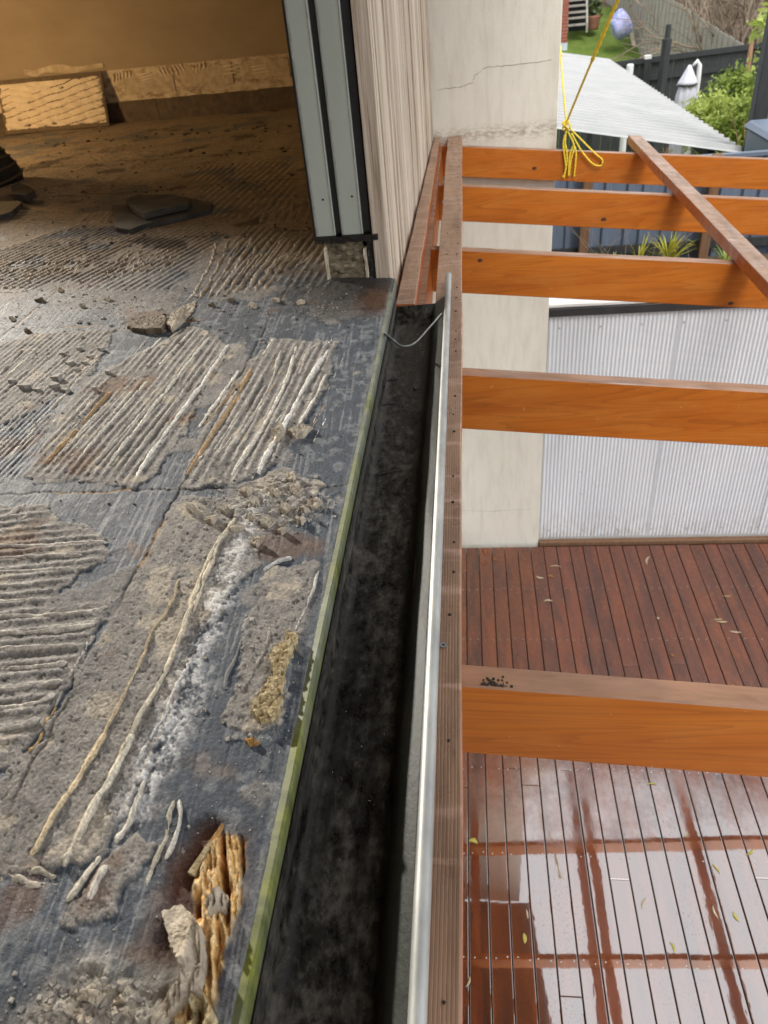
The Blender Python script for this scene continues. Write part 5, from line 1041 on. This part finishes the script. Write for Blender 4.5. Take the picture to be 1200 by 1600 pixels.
strap('small yellow-green strappy plant left of the large one',1000,16,.30,3,M['strap'],.14); strap('low green tuft in the garden bed near the wall corner',960,22,.20,4,M['lime'],.16); strap('tiny green tuft at the cream wall corner',880,14,.16,5,M['lime'],.1); strap('dark green tuft beside the right brown fence post',1135,18,.2,6,M['lime'],.1); strap('sparse green tuft beside the left brown fence post',925,14,.2,7,M['shrub'],.14)
for i in range(12):
    px=random.uniform(900,1130); p=hit(px,395,1,5.6); t_=MB(); rg=random.Random(i); q=[Vector((p[0],5.6,CZ-2.02))]
    d=Vector((rg.uniform(-.8,.8),rg.uniform(-.1,.1),1)).normalized()
    for k_ in range(6): d=(d+Vector((rg.uniform(-.2,.2),0,rg.uniform(-.2,.1)))).normalized(); q.append(q[-1]+d*.085)
    t_.tube(q,[.003*(1-.12*k_) for k_ in range(7)],5); tag(t_.build('dry_stalk',M['twig'],None,True),'thin dry stalk arching in the garden bed','stalk','dry stalks in the garden bed')
# ============================================================ NEIGHBOUR'S STAIR AND PIER ON THE LAWN
hy=24.6; HP=lambda px,py,y_=hy:hit(px,py,1,y_)
nh=thing('neighbour_house_corner','pale blue house corner with red brick pier beyond the lawn','house',loc=tuple(HP(880,76)))
Nn=lambda mb:rel(mb,tuple(HP(880,76)))
a=HP(872,68); b=HP(886,68); zb=a[2]; zt_=HP(880,-90)[2]
Nn(MB().box(a[0]+.012,b[0]-.012,hy+.012,hy+.23,zb,zt_)).build('mortar_core',M['mortar'],nh)
zc=zb; k_=0; w_=b[0]-a[0]
while zc<zt_-.08:
    for (u0,u1) in (((0,.98),) if k_%2 else ((0,.48),(.52,1.0))): Nn(MB().box(a[0]+w_*u0,a[0]+w_*u1,hy,hy+.11,zc+.004,zc+.072)).build('brick',M['brick'],nh)
    zc+=.082; k_+=1
Nn(MB().box(a[0]-.01,b[0]+.01,hy-.01,hy+.24,HP(880,79)[2]-.15,zb-.002)).build('plinth',M['palewall'],nh)
w0=HP(780,-90); w1=HP(871.5,60); Nn(MB().box(w0[0],a[0]-.013,hy+.1,hy+.5,zb-.6,w0[2])).build('wall',M['palewall'],nh)
stt=thing('timber_stair','open timber stair with grey treads beside the brick pier','stair',loc=tuple(HP(900,45,25.4)))
Ns=lambda mb:rel(mb,tuple(HP(900,45,25.4)))
for i,py in enumerate((39,28,19,9,0,-9,-19)):
    q0=HP(887,py,25.0+.09*i); q1=HP(916,py,25.0+.09*i); Ns(MB().box(q0[0],q1[0],25.0+.09*i,25.17+.09*i,q0[2]-.045,q0[2])).build('tread',M['paling'],stt)
for px in (886,917):
    q0=HP(px,44,25.0); q1=HP(px,-22,25.65); Ns(MB().hexa([(q0[0]-.025,24.98,q0[2]-.1),(q0[0]+.025,24.98,q0[2]-.1),(q1[0]+.025,25.72,q1[2]-.2),(q1[0]-.025,25.72,q1[2]-.2),(q0[0]-.025,24.98,q0[2]+.12),(q0[0]+.025,24.98,q0[2]+.12),(q1[0]+.025,25.72,q1[2]+.1),(q1[0]-.025,25.72,q1[2]+.1)])).build('stringer',M['paling'],stt)
q0=HP(884,48,25.8); q1=HP(928,-60,25.8); tag(MB().box(q0[0],q1[0],25.8,25.9,q0[2]-.8,q1[2]).build('dark_underdeck_screen',M['charcoal']),'dark charcoal screen under the house behind the stair','screen')
q0=HP(922,28,26.9); q1=HP(936,-60,26.9); tag(MB().box(q0[0],q1[0],26.9,27.1,terr(q0[0],26.9)-.05,q1[2]).build('white_house_post',M['white']),'white painted house post right of the timber stair','post')
pz=HP(926,43,25.4); pt=thing('potted_plant','dark potted plant standing at the foot of the timber stair','potted plant',loc=(pz[0],25.4,pz[2]))
lumpy(8,16,lambda t_,a:((.15+.06*t_)*math.cos(a),(.15+.06*t_)*math.sin(a),-.05+.33*t_)).build('pot',M['terracotta'],pt,True); leaves('foliage',(pz[0],25.4,pz[2]+.45),(.26,.26,.26),420,.06,M['deep'],pt,77)
pz=HP(970,60,24.2); bg_=thing('blue_plastic_pod','lumpy blue and lilac plastic bag on the lawn by the paling fence','plastic bag',loc=(pz[0],24.2,terr(pz[0],24.2)))
zg=HP(970,62,24.2)[2]; zt_=HP(966,14,24.2)[2]; hh=zt_-zg
rel(lumpy(18,26,lambda t_,a:(pz[0]-.06*t_+.27*math.sin(math.pi*min(.985,max(.03,t_**.85)))**.6*math.cos(a)*(1+.13*math.sin(3*a+5*t_)+.09*math.sin(7*a-9*t_)+.05*math.sin(13*a+20*t_)),24.2+.27*math.sin(math.pi*min(.985,max(.03,t_**.85)))**.6*math.sin(a),zg+hh*(t_+.05*math.sin(4*a)*math.sin(3*t_)))),(pz[0],24.2,terr(pz[0],24.2))).build('bag_skin',M['bag'],bg_,False)
q0=HP(991,64,24.4); q1=HP(981,28,24.7); tag(MB().hexa([(q0[0]-.05,24.35,q0[2]-.1),(q0[0]+.05,24.35,q0[2]-.1),(q0[0]+.05,24.4,q0[2]-.1),(q0[0]-.05,24.4,q0[2]-.1),(q1[0]-.05,24.65,q1[2]),(q1[0]+.05,24.65,q1[2]),(q1[0]+.05,24.7,q1[2]),(q1[0]-.05,24.7,q1[2])]).build('leaning_plank',M['plank']),'pale plank leaning beside the blue plastic bag','plank')
bpy.context.view_layer.update()
